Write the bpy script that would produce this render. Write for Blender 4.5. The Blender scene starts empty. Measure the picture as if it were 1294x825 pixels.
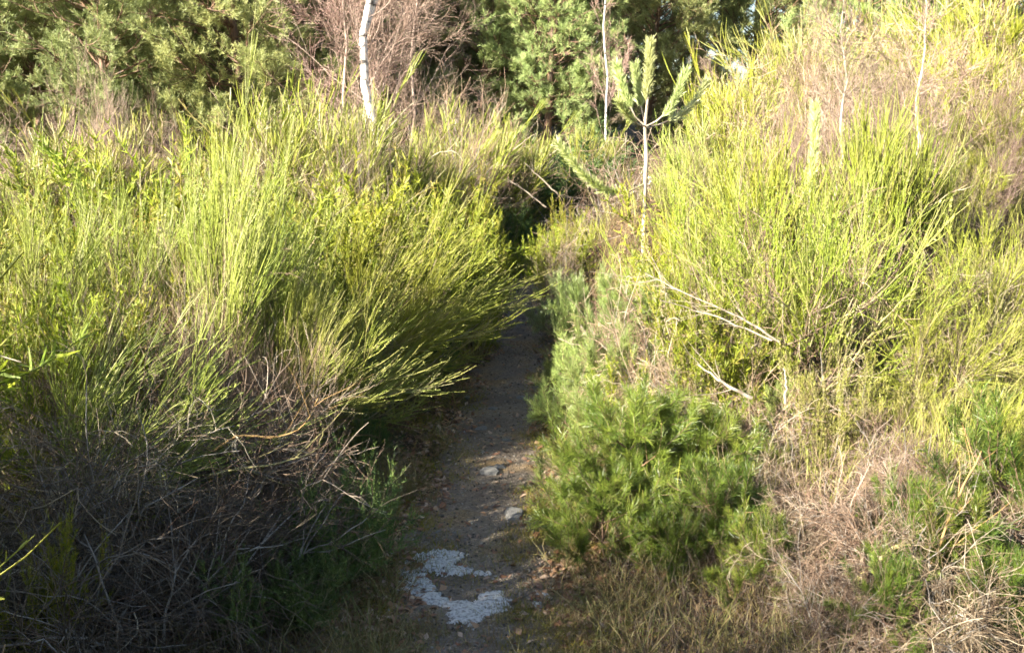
import bpy, math, random
import numpy as np

rng = np.random.default_rng(7)
PI = math.pi
scn = bpy.context.scene
COL = scn.collection

# ------------------------------------------------------------------ camera
CAM = np.array((0.0, 0.0, 1.62))
PITCH = math.radians(-11.8)
LENS = 35.0
F = 1294 * LENS / 36.0
FW = np.array((0, math.cos(PITCH), math.sin(PITCH)))
UP = np.array((0, -math.sin(PITCH), math.cos(PITCH)))
RT = np.array((1.0, 0, 0))


def at(px, py, Y):
    """world point on the plane y = Y seen at a photograph pixel"""
    d = RT * ((px - 647) / F) + UP * ((412.5 - py) / F) + FW
    return CAM + d * (Y / d[1])


cam_d = bpy.data.cameras.new('camera')
cam_d.lens = LENS
cam_d.sensor_width = 36
cam_d.clip_end = 2000
cam_d.clip_start = 0.05
cam = bpy.data.objects.new('camera', cam_d)
COL.objects.link(cam)
cam.location = CAM
cam.rotation_euler = (PI / 2 + PITCH, 0, 0)
scn.camera = cam

# ------------------------------------------------------------------ light
SUN_EL = math.radians(26)
to_sun = np.array((-0.79, -0.61))          # horizontal direction towards the sun: left and behind the camera
to_sun /= np.linalg.norm(to_sun)
S = np.array((to_sun[0] * math.cos(SUN_EL), to_sun[1] * math.cos(SUN_EL), math.sin(SUN_EL)))
sd = bpy.data.lights.new('sun', 'SUN')
sd.energy = 5.0
sd.angle = math.radians(0.5)
sd.color = (1.0, 0.93, 0.80)
so = bpy.data.objects.new('sun', sd)
COL.objects.link(so)
from mathutils import Vector
so.rotation_euler = Vector(S).to_track_quat('Z', 'Y').to_euler()
so.location = (-20, -15, 15)
w = bpy.data.worlds.new('World')
scn.world = w
w.use_nodes = True
nt = w.node_tree
bg = nt.nodes['Background']
sky = nt.nodes.new('ShaderNodeTexSky')
sky.sky_type = 'NISHITA'
sky.sun_disc = False
sky.sun_elevation = SUN_EL
sky.sun_rotation = math.atan2(to_sun[0], to_sun[1])
nt.links.new(sky.outputs[0], bg.inputs[0])
bg.inputs[1].default_value = 0.055
scn.view_settings.view_transform = 'Standard'
scn.view_settings.look = 'None'
scn.view_settings.exposure = 2.38
scn.view_settings.gamma = 1
scn.cycles.filter_width = 1.7
scn.cycles.max_bounces = 4
scn.cycles.diffuse_bounces = 2
scn.cycles.glossy_bounces = 2
scn.cycles.transmission_bounces = 2
scn.cycles.transparent_max_bounces = 4
scn.cycles.use_denoising = True
scn.cycles.use_light_tree = False
scn.cycles.adaptive_threshold = 0.03


# ------------------------------------------------------------------ terrain
def sstep(a, b, v):
    t = np.clip((v - a) / (b - a), 0, 1)
    return t * t * (3 - 2 * t)


PX = [(-20, -0.2), (0, -0.15), (2.8, -0.12), (4.3, -0.10), (6.7, 0.03), (8.9, 0.15), (10.5, 0.18), (12.5, 0.1), (16, 0.5), (22, 2.5), (40, 4)]
PW = [(-20, .34), (2.8, .36), (4.3, .32), (6.7, .25), (8.9, .2), (12.5, .22), (40, .3)]


def pxc(y):
    return np.interp(y, [p[0] for p in PX], [p[1] for p in PX])


def pwd(y):
    return np.interp(y, [p[0] for p in PW], [p[1] for p in PW])


def gz(x, y):
    x = np.asarray(x, float)
    y = np.asarray(y, float)
    dx = x - pxc(y)
    z = sstep(0.35, 4.0, dx) * 1.0 * sstep(1.5, 7.0, y)
    z = z + .90 * np.exp(-((x - 1.0) / .55) ** 2 - ((y - 7.8) / .8) ** 2)
    z = z + sstep(0.4, 5.0, -dx) * 0.30 * sstep(2, 8, y)
    z = z + 0.035 * np.clip(y - 11, 0, 60)
    n = 0.05 * np.sin(x * 1.7 + 0.6 * y) * np.sin(y * 1.3 - x * .4) + 0.03 * np.sin(x * 4.1 + 1) * np.sin(y * 3.7)
    m = np.clip((np.abs(dx) - 0.3) / 0.8, 0.12, 1)
    return z + n * m


# ------------------------------------------------------------------ materials
def new_mat(name):
    m = bpy.data.materials.new(name)
    m.use_nodes = True
    m.node_tree.nodes.clear()
    return m, m.node_tree


def hexc(r, g, b):
    return (r, g, b, 1.0)


def leaf_mat(name, stops, base=None, base_len=0.25, rough=0.5, transl=0.25, spec=0.4, vary=0.25):
    """stops: colours picked per strand by the 'rnd' attribute; base: colour near the root of the strand"""
    m, t = new_mat(name)
    N = t.nodes
    L = t.links
    out = N.new('ShaderNodeOutputMaterial')
    a = N.new('ShaderNodeAttribute')
    a.attribute_name = 'rnd'
    r = N.new('ShaderNodeValToRGB')
    e = r.color_ramp.elements
    n = len(stops)
    for i, c in enumerate(stops):
        p = i / (n - 1)
        if i < 2:
            el = e[0] if i == 0 else e[1]
            el.position = p
        else:
            el = e.new(p)
        el.color = (*c, 1)
    L.new(a.outputs['Fac'], r.inputs[0])
    col = r.outputs[0]
    if base:
        b = N.new('ShaderNodeAttribute')
        b.attribute_name = 'along'
        mr = N.new('ShaderNodeMapRange')
        mr.inputs[1].default_value = 0.0
        mr.inputs[2].default_value = base_len
        L.new(b.outputs['Fac'], mr.inputs[0])
        mx = N.new('ShaderNodeMix')
        mx.data_type = 'RGBA'
        mx.inputs[6].default_value = (*base, 1)
        L.new(mr.outputs[0], mx.inputs[0])
        L.new(col, mx.inputs[7])
        col = mx.outputs[2]
    oi = N.new('ShaderNodeObjectInfo')
    mr2 = N.new('ShaderNodeMapRange')
    mr2.inputs[3].default_value = 1 - vary
    mr2.inputs[4].default_value = 1 + vary
    L.new(oi.outputs['Random'], mr2.inputs[0])
    hs = N.new('ShaderNodeHueSaturation')
    L.new(mr2.outputs[0], hs.inputs['Value'])
    mr3 = N.new('ShaderNodeMapRange')
    mr3.inputs[3].default_value = 0.5 + 0.018
    mr3.inputs[4].default_value = 0.5 - 0.018
    mul = N.new('ShaderNodeMath')
    mul.operation = 'FRACT'
    mu2 = N.new('ShaderNodeMath')
    mu2.operation = 'MULTIPLY'
    mu2.inputs[1].default_value = 7.31
    L.new(oi.outputs['Random'], mu2.inputs[0])
    L.new(mu2.outputs[0], mul.inputs[0])
    L.new(mul.outputs[0], mr3.inputs[0])
    L.new(mr3.outputs[0], hs.inputs['Hue'])
    L.new(col, hs.inputs['Color'])
    p = N.new('ShaderNodeBsdfPrincipled')
    p.inputs['Roughness'].default_value = rough
    p.inputs['Specular IOR Level'].default_value = spec
    L.new(hs.outputs[0], p.inputs['Base Color'])
    if transl > 0:
        tr = N.new('ShaderNodeBsdfTranslucent')
        L.new(hs.outputs[0], tr.inputs[0])
        ms = N.new('ShaderNodeMixShader')
        ms.inputs[0].default_value = transl
        L.new(p.outputs[0], ms.inputs[1])
        L.new(tr.outputs[0], ms.inputs[2])
        L.new(ms.outputs[0], out.inputs[0])
    else:
        L.new(p.outputs[0], out.inputs[0])
    return m


M = {}
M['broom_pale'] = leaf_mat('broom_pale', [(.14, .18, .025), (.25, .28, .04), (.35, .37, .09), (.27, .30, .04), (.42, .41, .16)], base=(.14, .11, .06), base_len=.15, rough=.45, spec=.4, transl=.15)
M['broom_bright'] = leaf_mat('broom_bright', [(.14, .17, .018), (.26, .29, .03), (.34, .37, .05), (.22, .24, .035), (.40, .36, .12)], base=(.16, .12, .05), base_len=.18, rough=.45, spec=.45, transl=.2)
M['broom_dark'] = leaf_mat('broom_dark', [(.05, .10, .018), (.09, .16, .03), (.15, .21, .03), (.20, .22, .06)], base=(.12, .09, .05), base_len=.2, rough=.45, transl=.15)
M['broom_olive'] = leaf_mat('broom_olive', [(.14, .17, .02), (.24, .26, .04), (.30, .28, .08), (.24, .29, .04), (.34, .30, .14)], base=(.17, .13, .08), base_len=.3, rough=.5, transl=.15)
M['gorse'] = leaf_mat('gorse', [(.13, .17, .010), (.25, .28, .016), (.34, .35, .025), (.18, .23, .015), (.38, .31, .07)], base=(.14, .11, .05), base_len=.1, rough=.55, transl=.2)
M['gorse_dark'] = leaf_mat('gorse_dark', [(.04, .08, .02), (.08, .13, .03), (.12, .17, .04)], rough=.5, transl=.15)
M['needle'] = leaf_mat('needle', [(.04, .07, .012), (.08, .125, .018), (.16, .21, .028), (.22, .24, .04)], rough=.4, spec=.5, transl=.2)
M['needle_blue'] = leaf_mat('needle_blue', [(.15, .20, .05), (.25, .31, .09), (.33, .39, .11), (.24, .30, .05)], rough=.4, spec=.6, transl=.15)
M['needle_pale'] = leaf_mat('needle_pale', [(.34, .40, .14), (.46, .52, .20), (.58, .60, .30)], rough=.4, spec=.6, transl=.15)
M['needle_far'] = leaf_mat('needle_far', [(.15, .19, .06), (.27, .33, .11), (.36, .42, .17), (.42, .44, .16), (.21, .26, .09)], rough=.5, transl=.2, vary=.2)
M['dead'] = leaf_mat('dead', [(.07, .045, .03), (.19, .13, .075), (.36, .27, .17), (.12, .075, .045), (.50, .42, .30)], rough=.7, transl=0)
M['dead_grey_shade'] = leaf_mat('dead_grey_shade', [(.035, .026, .018), (.08, .058, .04), (.17, .13, .095), (.09, .045, .028)], rough=.75, transl=0)  # grey-brown dead twigs, darkened further to paint in lower-left shade and gaps
M['pinktwig'] = leaf_mat('pinktwig', [(.18, .12, .09), (.30, .21, .16), (.22, .14, .10), (.40, .31, .24)], rough=.65, transl=0)
M['grass'] = leaf_mat('grass', [(.16, .10, .05), (.28, .20, .09), (.15, .15, .04), (.22, .14, .065), (.12, .15, .03), (.38, .30, .16)], rough=.6, transl=.2)
M['litter'] = leaf_mat('litter', [(.13, .065, .03), (.28, .15, .07), (.40, .27, .14), (.20, .11, .06), (.52, .40, .27)], rough=.7, transl=.1)
M['moss'] = leaf_mat('moss', [(.13, .14, .018), (.24, .24, .025), (.32, .27, .04), (.16, .15, .04)], rough=.8, transl=.15)


def bark_mat(name, c1, c2, scale=18, stretch=(1, 1, .25), rough=.8, bump=.4, c3=None, t3=.6):
    m, t = new_mat(name)
    N = t.nodes
    L = t.links
    out = N.new('ShaderNodeOutputMaterial')
    tc = N.new('ShaderNodeTexCoord')
    mp = N.new('ShaderNodeMapping')
    mp.inputs['Scale'].default_value = stretch
    no = N.new('ShaderNodeTexNoise')
    no.inputs['Scale'].default_value = scale
    no.inputs['Detail'].default_value = 6
    L.new(tc.outputs['Object'], mp.inputs[0])
    L.new(mp.outputs[0], no.inputs[0])
    r = N.new('ShaderNodeValToRGB')
    r.color_ramp.elements[0].position = .35
    r.color_ramp.elements[0].color = (*c1, 1)
    r.color_ramp.elements[1].position = .65
    r.color_ramp.elements[1].color = (*c2, 1)
    if c3:
        e = r.color_ramp.elements.new(t3)
        e.color = (*c3, 1)
    L.new(no.outputs[0], r.inputs[0])
    p = N.new('ShaderNodeBsdfPrincipled')
    p.inputs['Roughness'].default_value = rough
    bp = N.new('ShaderNodeBump')
    bp.inputs['Strength'].default_value = bump
    bp.inputs['Distance'].default_value = .01
    L.new(no.outputs[0], bp.inputs['Height'])
    L.new(bp.outputs[0], p.inputs['Normal'])
    L.new(r.outputs[0], p.inputs['Base Color'])
    L.new(p.outputs[0], out.inputs[0])
    return m


M['wood'] = bark_mat('broom_wood', (.20, .15, .09), (.38, .30, .19), c3=(.28, .26, .12), t3=.5)
M['wood_grey'] = bark_mat('grey_wood', (.14, .12, .10), (.30, .27, .23))
M['pine_bark'] = bark_mat('pine_bark', (.07, .05, .04), (.24, .14, .08), scale=9)
M['young_bark'] = bark_mat('young_bark', (.14, .10, .07), (.46, .39, .31), scale=26, c3=(.34, .28, .21), t3=.48)
M['birch_bark'] = bark_mat('birch_bark', (.05, .045, .04), (.78, .76, .72), scale=4, stretch=(1, 1, 4), c3=(.66, .63, .58), t3=.46)
M['birch_brown'] = bark_mat('birch_brown', (.25, .17, .13), (.45, .35, .28), scale=12)
M['gravel'] = leaf_mat('gravel', [(.06, .05, .04), (.11, .09, .07), (.17, .14, .11), (.30, .28, .25)], rough=.8, transl=0, vary=0)
M['stone'] = bark_mat('stone', (.10, .095, .085), (.22, .21, .19), scale=14, stretch=(1, 1, 1))
M['stone_pale'] = bark_mat('stone_pale', (.50, .48, .44), (.78, .76, .70), scale=9, stretch=(1, 1, 1))


def ground_mat():
    m, t = new_mat('heath_soil')
    N = t.nodes
    L = t.links
    out = N.new('ShaderNodeOutputMaterial')
    tc = N.new('ShaderNodeTexCoord')
    n1 = N.new('ShaderNodeTexNoise')
    n1.inputs['Scale'].default_value = 2.2
    n1.inputs['Detail'].default_value = 8
    n1.inputs['Roughness'].default_value = .7
    n2 = N.new('ShaderNodeTexNoise')
    n2.inputs['Scale'].default_value = 60
    n2.inputs['Detail'].default_value = 5
    for n in (n1, n2):
        L.new(tc.outputs['Object'], n.inputs[0])
    r1 = N.new('ShaderNodeValToRGB')
    cr = r1.color_ramp
    cr.elements[0].position = .32
    cr.elements[0].color = (.045, .03, .02, 1)
    cr.elements[1].position = .72
    cr.elements[1].color = (.10, .10, .03, 1)
    e = cr.elements.new(.5)
    e.color = (.10, .065, .035, 1)
    e = cr.elements.new(.6)
    e.color = (.13, .10, .045, 1)
    L.new(n1.outputs[0], r1.inputs[0])
    r2 = N.new('ShaderNodeValToRGB')
    r2.color_ramp.elements[0].position = .3
    r2.color_ramp.elements[0].color = (.35, .35, .35, 1)
    r2.color_ramp.elements[1].position = .7
    r2.color_ramp.elements[1].color = (1.5, 1.4, 1.2, 1)
    L.new(n2.outputs[0], r2.inputs[0])
    mx = N.new('ShaderNodeMix')
    mx.data_type = 'RGBA'
    mx.blend_type = 'MULTIPLY'
    mx.inputs[0].default_value = 1
    L.new(r1.outputs[0], mx.inputs[6])
    L.new(r2.outputs[0], mx.inputs[7])
    p = N.new('ShaderNodeBsdfPrincipled')
    p.inputs['Roughness'].default_value = .95
    L.new(mx.outputs[2], p.inputs['Base Color'])
    bp = N.new('ShaderNodeBump')
    bp.inputs['Strength'].default_value = .8
    bp.inputs['Distance'].default_value = .02
    L.new(n2.outputs[0], bp.inputs['Height'])
    L.new(bp.outputs[0], p.inputs['Normal'])
    L.new(p.outputs[0], out.inputs[0])
    return m


def path_mat():
    m, t = new_mat('trodden_gravel')
    N = t.nodes
    L = t.links
    out = N.new('ShaderNodeOutputMaterial')
    tc = N.new('ShaderNodeTexCoord')
    big = N.new('ShaderNodeTexNoise')
    big.inputs['Scale'].default_value = 3.5
    big.inputs['Detail'].default_value = 7
    vo = N.new('ShaderNodeTexVoronoi')
    vo.inputs['Scale'].default_value = 120
    vo2 = N.new('ShaderNodeTexVoronoi')
    vo2.inputs['Scale'].default_value = 28
    fine = N.new('ShaderNodeTexNoise')
    fine.inputs['Scale'].default_value = 140
    fine.inputs['Detail'].default_value = 3
    for n in (big, vo, fine, vo2):
        L.new(tc.outputs['Object'], n.inputs['Vector'])
    r1 = N.new('ShaderNodeValToRGB')
    cr = r1.color_ramp
    cr.elements[0].position = .35
    cr.elements[0].color = (.15, .112, .08, 1)
    cr.elements[1].position = .68
    cr.elements[1].color = (.25, .165, .075, 1)
    e = cr.elements.new(.52)
    e.color = (.215, .17, .125, 1)
    L.new(big.outputs[0], r1.inputs[0])
    # grains: each voronoi cell its own tone
    sp = N.new('ShaderNodeSeparateColor')
    L.new(vo.outputs['Color'], sp.inputs[0])
    r2 = N.new('ShaderNodeValToRGB')
    r2.color_ramp.elements[0].position = .0
    r2.color_ramp.elements[0].color = (.55, .55, .56, 1)
    r2.color_ramp.elements[1].position = 1
    r2.color_ramp.elements[1].color = (1.9, 1.9, 1.9, 1)
    e = r2.color_ramp.elements.new(.8)
    e.color = (1.1, 1.08, 1.05, 1)
    L.new(sp.outputs[0], r2.inputs[0])
    mx = N.new('ShaderNodeMix')
    mx.data_type = 'RGBA'
    mx.blend_type = 'MULTIPLY'
    mx.inputs[0].default_value = .5
    L.new(r1.outputs[0], mx.inputs[6])
    L.new(r2.outputs[0], mx.inputs[7])
    p = N.new('ShaderNodeBsdfPrincipled')
    p.inputs['Roughness'].default_value = .85
    L.new(mx.outputs[2], p.inputs['Base Color'])
    ad = N.new('ShaderNodeMath')
    ad.operation = 'ADD'
    L.new(vo.outputs['Distance'], ad.inputs[0])
    L.new(fine.outputs[0], ad.inputs[1])
    ad2 = N.new('ShaderNodeMath')
    ad2.operation = 'ADD'
    L.new(ad.outputs[0], ad2.inputs[0])
    L.new(vo2.outputs['Distance'], ad2.inputs[1])
    bp = N.new('ShaderNodeBump')
    bp.inputs['Strength'].default_value = .7
    bp.inputs['Distance'].default_value = .012
    L.new(ad2.outputs[0], bp.inputs['Height'])
    L.new(bp.outputs[0], p.inputs['Normal'])
    L.new(p.outputs[0], out.inputs[0])
    return m


M['ground'] = ground_mat()
M['path'] = path_mat()
M['ice'] = bark_mat('white_crust', (.22, .20, .18), (.58, .55, .50), scale=90, stretch=(1, 1, 1), rough=.85, bump=.5, c3=(.44, .42, .38), t3=.47)


# ------------------------------------------------------------------ mesh helpers
def raw_mesh(name, verts, faces_flat, nside, mat, rnd=None, along=None, smooth=True):
    me = bpy.data.meshes.new(name)
    nf = len(faces_flat) // nside
    me.vertices.add(len(verts))
    me.vertices.foreach_set('co', np.ascontiguousarray(verts, dtype=np.float32).ravel())
    me.loops.add(len(faces_flat))
    me.loops.foreach_set('vertex_index', np.ascontiguousarray(faces_flat, dtype=np.int32))
    me.polygons.add(nf)
    me.polygons.foreach_set('loop_start', np.arange(0, nf * nside, nside, dtype=np.int32))
    if smooth:
        me.polygons.foreach_set('use_smooth', np.ones(nf, dtype=bool))
    if rnd is not None:
        a = me.attributes.new('rnd', 'FLOAT', 'POINT')
        a.data.foreach_set('value', np.ascontiguousarray(rnd, dtype=np.float32))
    if along is not None:
        a = me.attributes.new('along', 'FLOAT', 'POINT')
        a.data.foreach_set('value', np.ascontiguousarray(along, dtype=np.float32))
    me.materials.append(mat)
    me.update()
    me.validate()
    return me


def nrm(v):
    return v / np.maximum(np.linalg.norm(v, axis=-1, keepdims=True), 1e-9)


class Strands:
    """collects bundles of tapered strands, builds them as one mesh"""

    def __init__(self):
        self.V, self.Fc, self.R, self.A = [], [], [], []
        self.n = 0

    def add(self, P, Rad, sides=3, rnd=None):
        P = np.asarray(P, float)
        n, k, _ = P.shape
        if n == 0:
            return
        Rad = np.broadcast_to(Rad, (n, k))
        T = nrm(np.gradient(P, axis=1))
        ref = nrm(rng.normal(size=(n, 1, 3)))
        n1 = nrm(np.cross(T, ref))
        n2 = np.cross(T, n1)
        ang = np.arange(sides) * (2 * PI / sides) if sides > 2 else np.array([0, PI])
        V = P[:, :, None, :] + Rad[:, :, None, None] * (np.cos(ang)[None, None, :, None] * n1[:, :, None, :] + np.sin(ang)[None, None, :, None] * n2[:, :, None, :])
        idx = np.arange(n * k * sides).reshape(n, k, sides) + self.n
        if sides > 2:
            a = idx[:, :-1, :]
            b = np.roll(idx, -1, axis=2)[:, :-1, :]
            c = np.roll(idx, -1, axis=2)[:, 1:, :]
            d = idx[:, 1:, :]
        else:
            a = idx[:, :-1, 0:1]
            b = idx[:, :-1, 1:2]
            c = idx[:, 1:, 1:2]
            d = idx[:, 1:, 0:1]
        self.Fc.append(np.stack([a, b, c, d], -1).reshape(-1))
        self.V.append(V.reshape(-1, 3))
        if rnd is None:
            rnd = rng.random(n)
        self.R.append(np.repeat(rnd, k * sides))
        self.A.append(np.tile(np.repeat(np.linspace(0, 1, k), sides), n))
        self.n += n * k * sides

    def mesh(self, name, mat):
        return raw_mesh(name, np.concatenate(self.V), np.concatenate(self.Fc), 4, mat, np.concatenate(self.R), np.concatenate(self.A))


def grow(base, d, length, k=5, up=0.0, wob=0.15, pull=(0, 0, 0)):
    """vectorised growth of strands: base (n,3), d (n,3), length (n,)"""
    n = len(base)
    P = np.zeros((n, k, 3))
    P[:, 0] = base
    d = nrm(np.asarray(d, float))
    L = np.broadcast_to(length, (n,)).astype(float)
    step = (L / (k - 1))[:, None]
    g = np.asarray(pull, float) + np.array((0, 0, 1.0)) * up
    for i in range(1, k):
        d = nrm(d + g / (k - 1) + rng.normal(size=(n, 3)) * wob / math.sqrt(k))
        P[:, i] = P[:, i - 1] + d * step
    return P


def pick(P, n, lo=0.2, hi=1.0, ang=(15, 35)):
    """n attachment points along parent strands P with directions leaving the parent"""
    N, k, _ = P.shape
    i = np.minimum((N * rng.random(n) ** 1.5).astype(int), N - 1)
    t = lo + (hi - lo) * rng.random(n)
    f = t * (k - 1)
    a = np.minimum(f.astype(int), k - 2)
    fr = (f - a)[:, None]
    pos = P[i, a] * (1 - fr) + P[i, a + 1] * fr
    T = nrm(P[i, a + 1] - P[i, a])
    perp = nrm(np.cross(T, rng.normal(size=(n, 3))))
    th = np.radians(ang[0] + (ang[1] - ang[0]) * rng.random(n))[:, None]
    return pos, nrm(T * np.cos(th) + perp * np.sin(th)), t, i


def taper(r0, r1, n, k):
    r0 = np.broadcast_to(r0, (n,))[:, None]
    r1 = np.broadcast_to(r1, (n,))[:, None]
    t = np.linspace(0, 1, k)[None]
    return r0 * (1 - t) + r1 * t


def fan(n, spread, lean=(0, 0), rad=0.06):
    a = rng.random(n) * 2 * PI
    s = np.sqrt(rng.random(n)) * spread
    d = np.stack([np.cos(a) * s + lean[0], np.sin(a) * s + lean[1], np.ones(n)], -1)
    b = np.stack([np.cos(a) * rad * rng.random(n), np.sin(a) * rad * rng.random(n), np.full(n, -0.04)], -1)
    return b, nrm(d)


# ------------------------------------------------------------------ prototypes (mesh sets)
# a kind = list of (part name, mesh, default material key); height stored for scaling
K = {}


def reg(key, parts):
    hmax = 0
    for pn, me, mk in parts:
        co = np.empty(len(me.vertices) * 3, dtype=np.float32)
        me.vertices.foreach_get('co', co)
        hmax = max(hmax, float(np.percentile(co[2::3], 99.7)))
    K[key] = (parts, hmax)


def broom(key, h=1.6, stems=14, spread=.5, lean=(0, 0), twigs=300, rods=1300, rod_len=.35, up=.35, pull=(0, 0, 0), r=0.0016, sides=3, mat='broom_bright', wood='wood', wob=.18, leaves=0, dead=.35):
    b, d = fan(stems, spread, lean)
    L = h * .72 * (0.55 + .5 * rng.random(stems))
    P = grow(b, d, L, 8, up, wob * 1.3, pull)
    W = Strands()
    W.add(P, taper(.011 * (h / 1.6), .003, stems, 8), 5)
    # secondary woody limbs
    n2 = stems * 5
    p, dd, t, i = pick(P, n2, .15, .9, (18, 42))
    L2 = h * .42 * (.5 + .6 * rng.random(n2))
    P2 = grow(p, dd, L2, 6, up, wob, pull)
    W.add(P2, taper(.0045, .0018, n2, 6), 4)
    G = Strands()
    p, dd, t, i = pick(np.concatenate([P2]), twigs, .1, 1, (10, 30))
    P3 = grow(p, dd, rod_len * 1.25 * (.6 + .6 * rng.random(twigs)), 6, up * .8, wob * .8, pull)
    c3 = rng.random(twigs)
    G.add(P3, taper(r * 1.5, r * .8, twigs, 6), sides, c3)
    p, dd, t, i = pick(P3, rods, .05, .95, (8, 24))
    P4 = grow(p, dd, rod_len * (.45 + .7 * rng.random(rods)) * (1.1 - .5 * t), 5, up * .5, wob * .6, pull)
    c4 = np.clip(c3[i] + rng.normal(size=rods) * .12, 0, 1)
    G.add(P4, taper(r, r * .45, rods, 5), sides, c4)
    if leaves:
        p, dd, t, i = pick(np.concatenate([P4]), leaves, .0, 1, (25, 60))
        P5 = grow(p, dd, .010 + .014 * rng.random(leaves), 3, .1, .1)
        G.add(P5, np.broadcast_to(np.array([.0008, .0024, .0004]), (leaves, 3)), 2, np.clip(c4[i] + .15 * rng.normal(size=leaves), 0, 1))
    D = Strands()
    nd = int(rods * dead)
    p, dd, t, i = pick(np.concatenate([P2]), nd // 4, .0, .9, (15, 60))
    Q = grow(p, dd, h * .2 * (.4 + .8 * rng.random(nd // 4)), 6, up * .3, .45, pull)
    D.add(Q, taper(r * 1.1, r * .6, nd // 4, 6), sides)
    p, dd, t, i = pick(Q, nd, .1, 1, (20, 60))
    D.add(grow(p, dd, h * .09 * (.4 + .9 * rng.random(nd)), 4, 0, .4), taper(r * .8, r * .4, nd, 4), sides)
    reg(key, [('woody_base', W.mesh(key + '_wood', M[wood]), wood), ('dead_twigs', D.mesh(key + '_dead', M['dead']), 'dead'), ('foliage', G.mesh(key + '_green', M[mat]), mat)])


def gorse(key, h=.9, stems=18, spread=1.1, shoots=420, spines=26, mat='gorse', sl=.035, sides=2):
    b, d = fan(stems, spread, rad=.1)
    P = grow(b, d, h * .8 * (.6 + .5 * rng.random(stems)), 7, .3, .25)
    W = Strands()
    W.add(P, taper(.008, .0025, stems, 7), 4)
    n2 = stems * 6
    p, dd, t, i = pick(P, n2, .2, 1, (20, 50))
    P2 = grow(p, dd, h * .35 * (.5 + .6 * rng.random(n2)), 5, .25, .2)
    W.add(P2, taper(.003, .0014, n2, 5), 3)
    G = Strands()
    p, dd, t, i = pick(P2, shoots, .1, 1, (15, 45))
    P3 = grow(p, dd, .14 * (.6 + .8 * rng.random(shoots)), 5, .35, .15)
    c3 = rng.random(shoots)
    G.add(P3, taper(.0025, .001, shoots, 5), 3, c3)
    n = shoots * spines
    p, dd, t, i = pick(P3, n, .0, 1, (35, 75))
    P5 = grow(p, dd, sl * (.5 + .6 * rng.random(n)), 3, .3, .15)
    G.add(P5, taper(.0032, .0006, n, 3), sides, np.clip(c3[i] + .15 * rng.normal(size=n), 0, 1))
    reg(key, [('woody_base', W.mesh(key + '_wood', M['wood']), 'wood'), ('foliage', G.mesh(key + '_green', M[mat]), mat)])


def bare(key, h=1.2, stems=14, spread=.9, n2=120, n3=700, n4=1200, up=.1, wob=.35, pull=(0, 0, -.2), mat='dead', wood='wood_grey', r=.0012, lf=.3):
    b, d = fan(stems, spread, rad=.1)
    P = grow(b, d, h * .8 * (.5 + .6 * rng.random(stems)), 8, up, wob, pull)
    W = Strands()
    W.add(P, taper(.009, .0025, stems, 8), 5)
    G = Strands()
    p, dd, t, i = pick(P, n2, .1, 1, (20, 55))
    P2 = grow(p, dd, h * .45 * (.4 + .7 * rng.random(n2)), 7, up, wob, pull)
    W.add(P2, taper(.0035, .0016, n2, 7), 4)
    p, dd, t, i = pick(P2, n3, .1, 1, (20, 60))
    P3 = grow(p, dd, h * lf * (.4 + .8 * rng.random(n3)), 6, up, wob, pull)
    c3 = rng.random(n3)
    G.add(P3, taper(r * 1.5, r, n3, 6), 3, c3)
    p, dd, t, i = pick(P3, n4, .1, 1, (20, 55))
    P4 = grow(p, dd, h * lf * .5 * (.4 + .8 * rng.random(n4)), 4, up, wob, pull)
    G.add(P4, taper(r, r * .6, n4, 4), 3, c3[i])
    reg(key, [('woody_base', W.mesh(key + '_wood', M[wood]), wood), ('twig_mass', G.mesh(key + '_twigs', M[mat]), mat)])


def needles_on(G, P, n, length=.06, width=.0011, lo=.2, ang=(25, 55), sides=2):
    p, dd, t, i = pick(P, n, lo, 1, ang)
    Q = grow(p, dd, length * (.7 + .5 * rng.random(n)), 3, .1, .12)
    G.add(Q, np.broadcast_to(np.array([width, width, width * .35]), (n, 3)), sides, np.clip(np.repeat(rng.random(len(P)), 1)[i] * .6 + .4 * rng.random(n), 0, 1))


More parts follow.
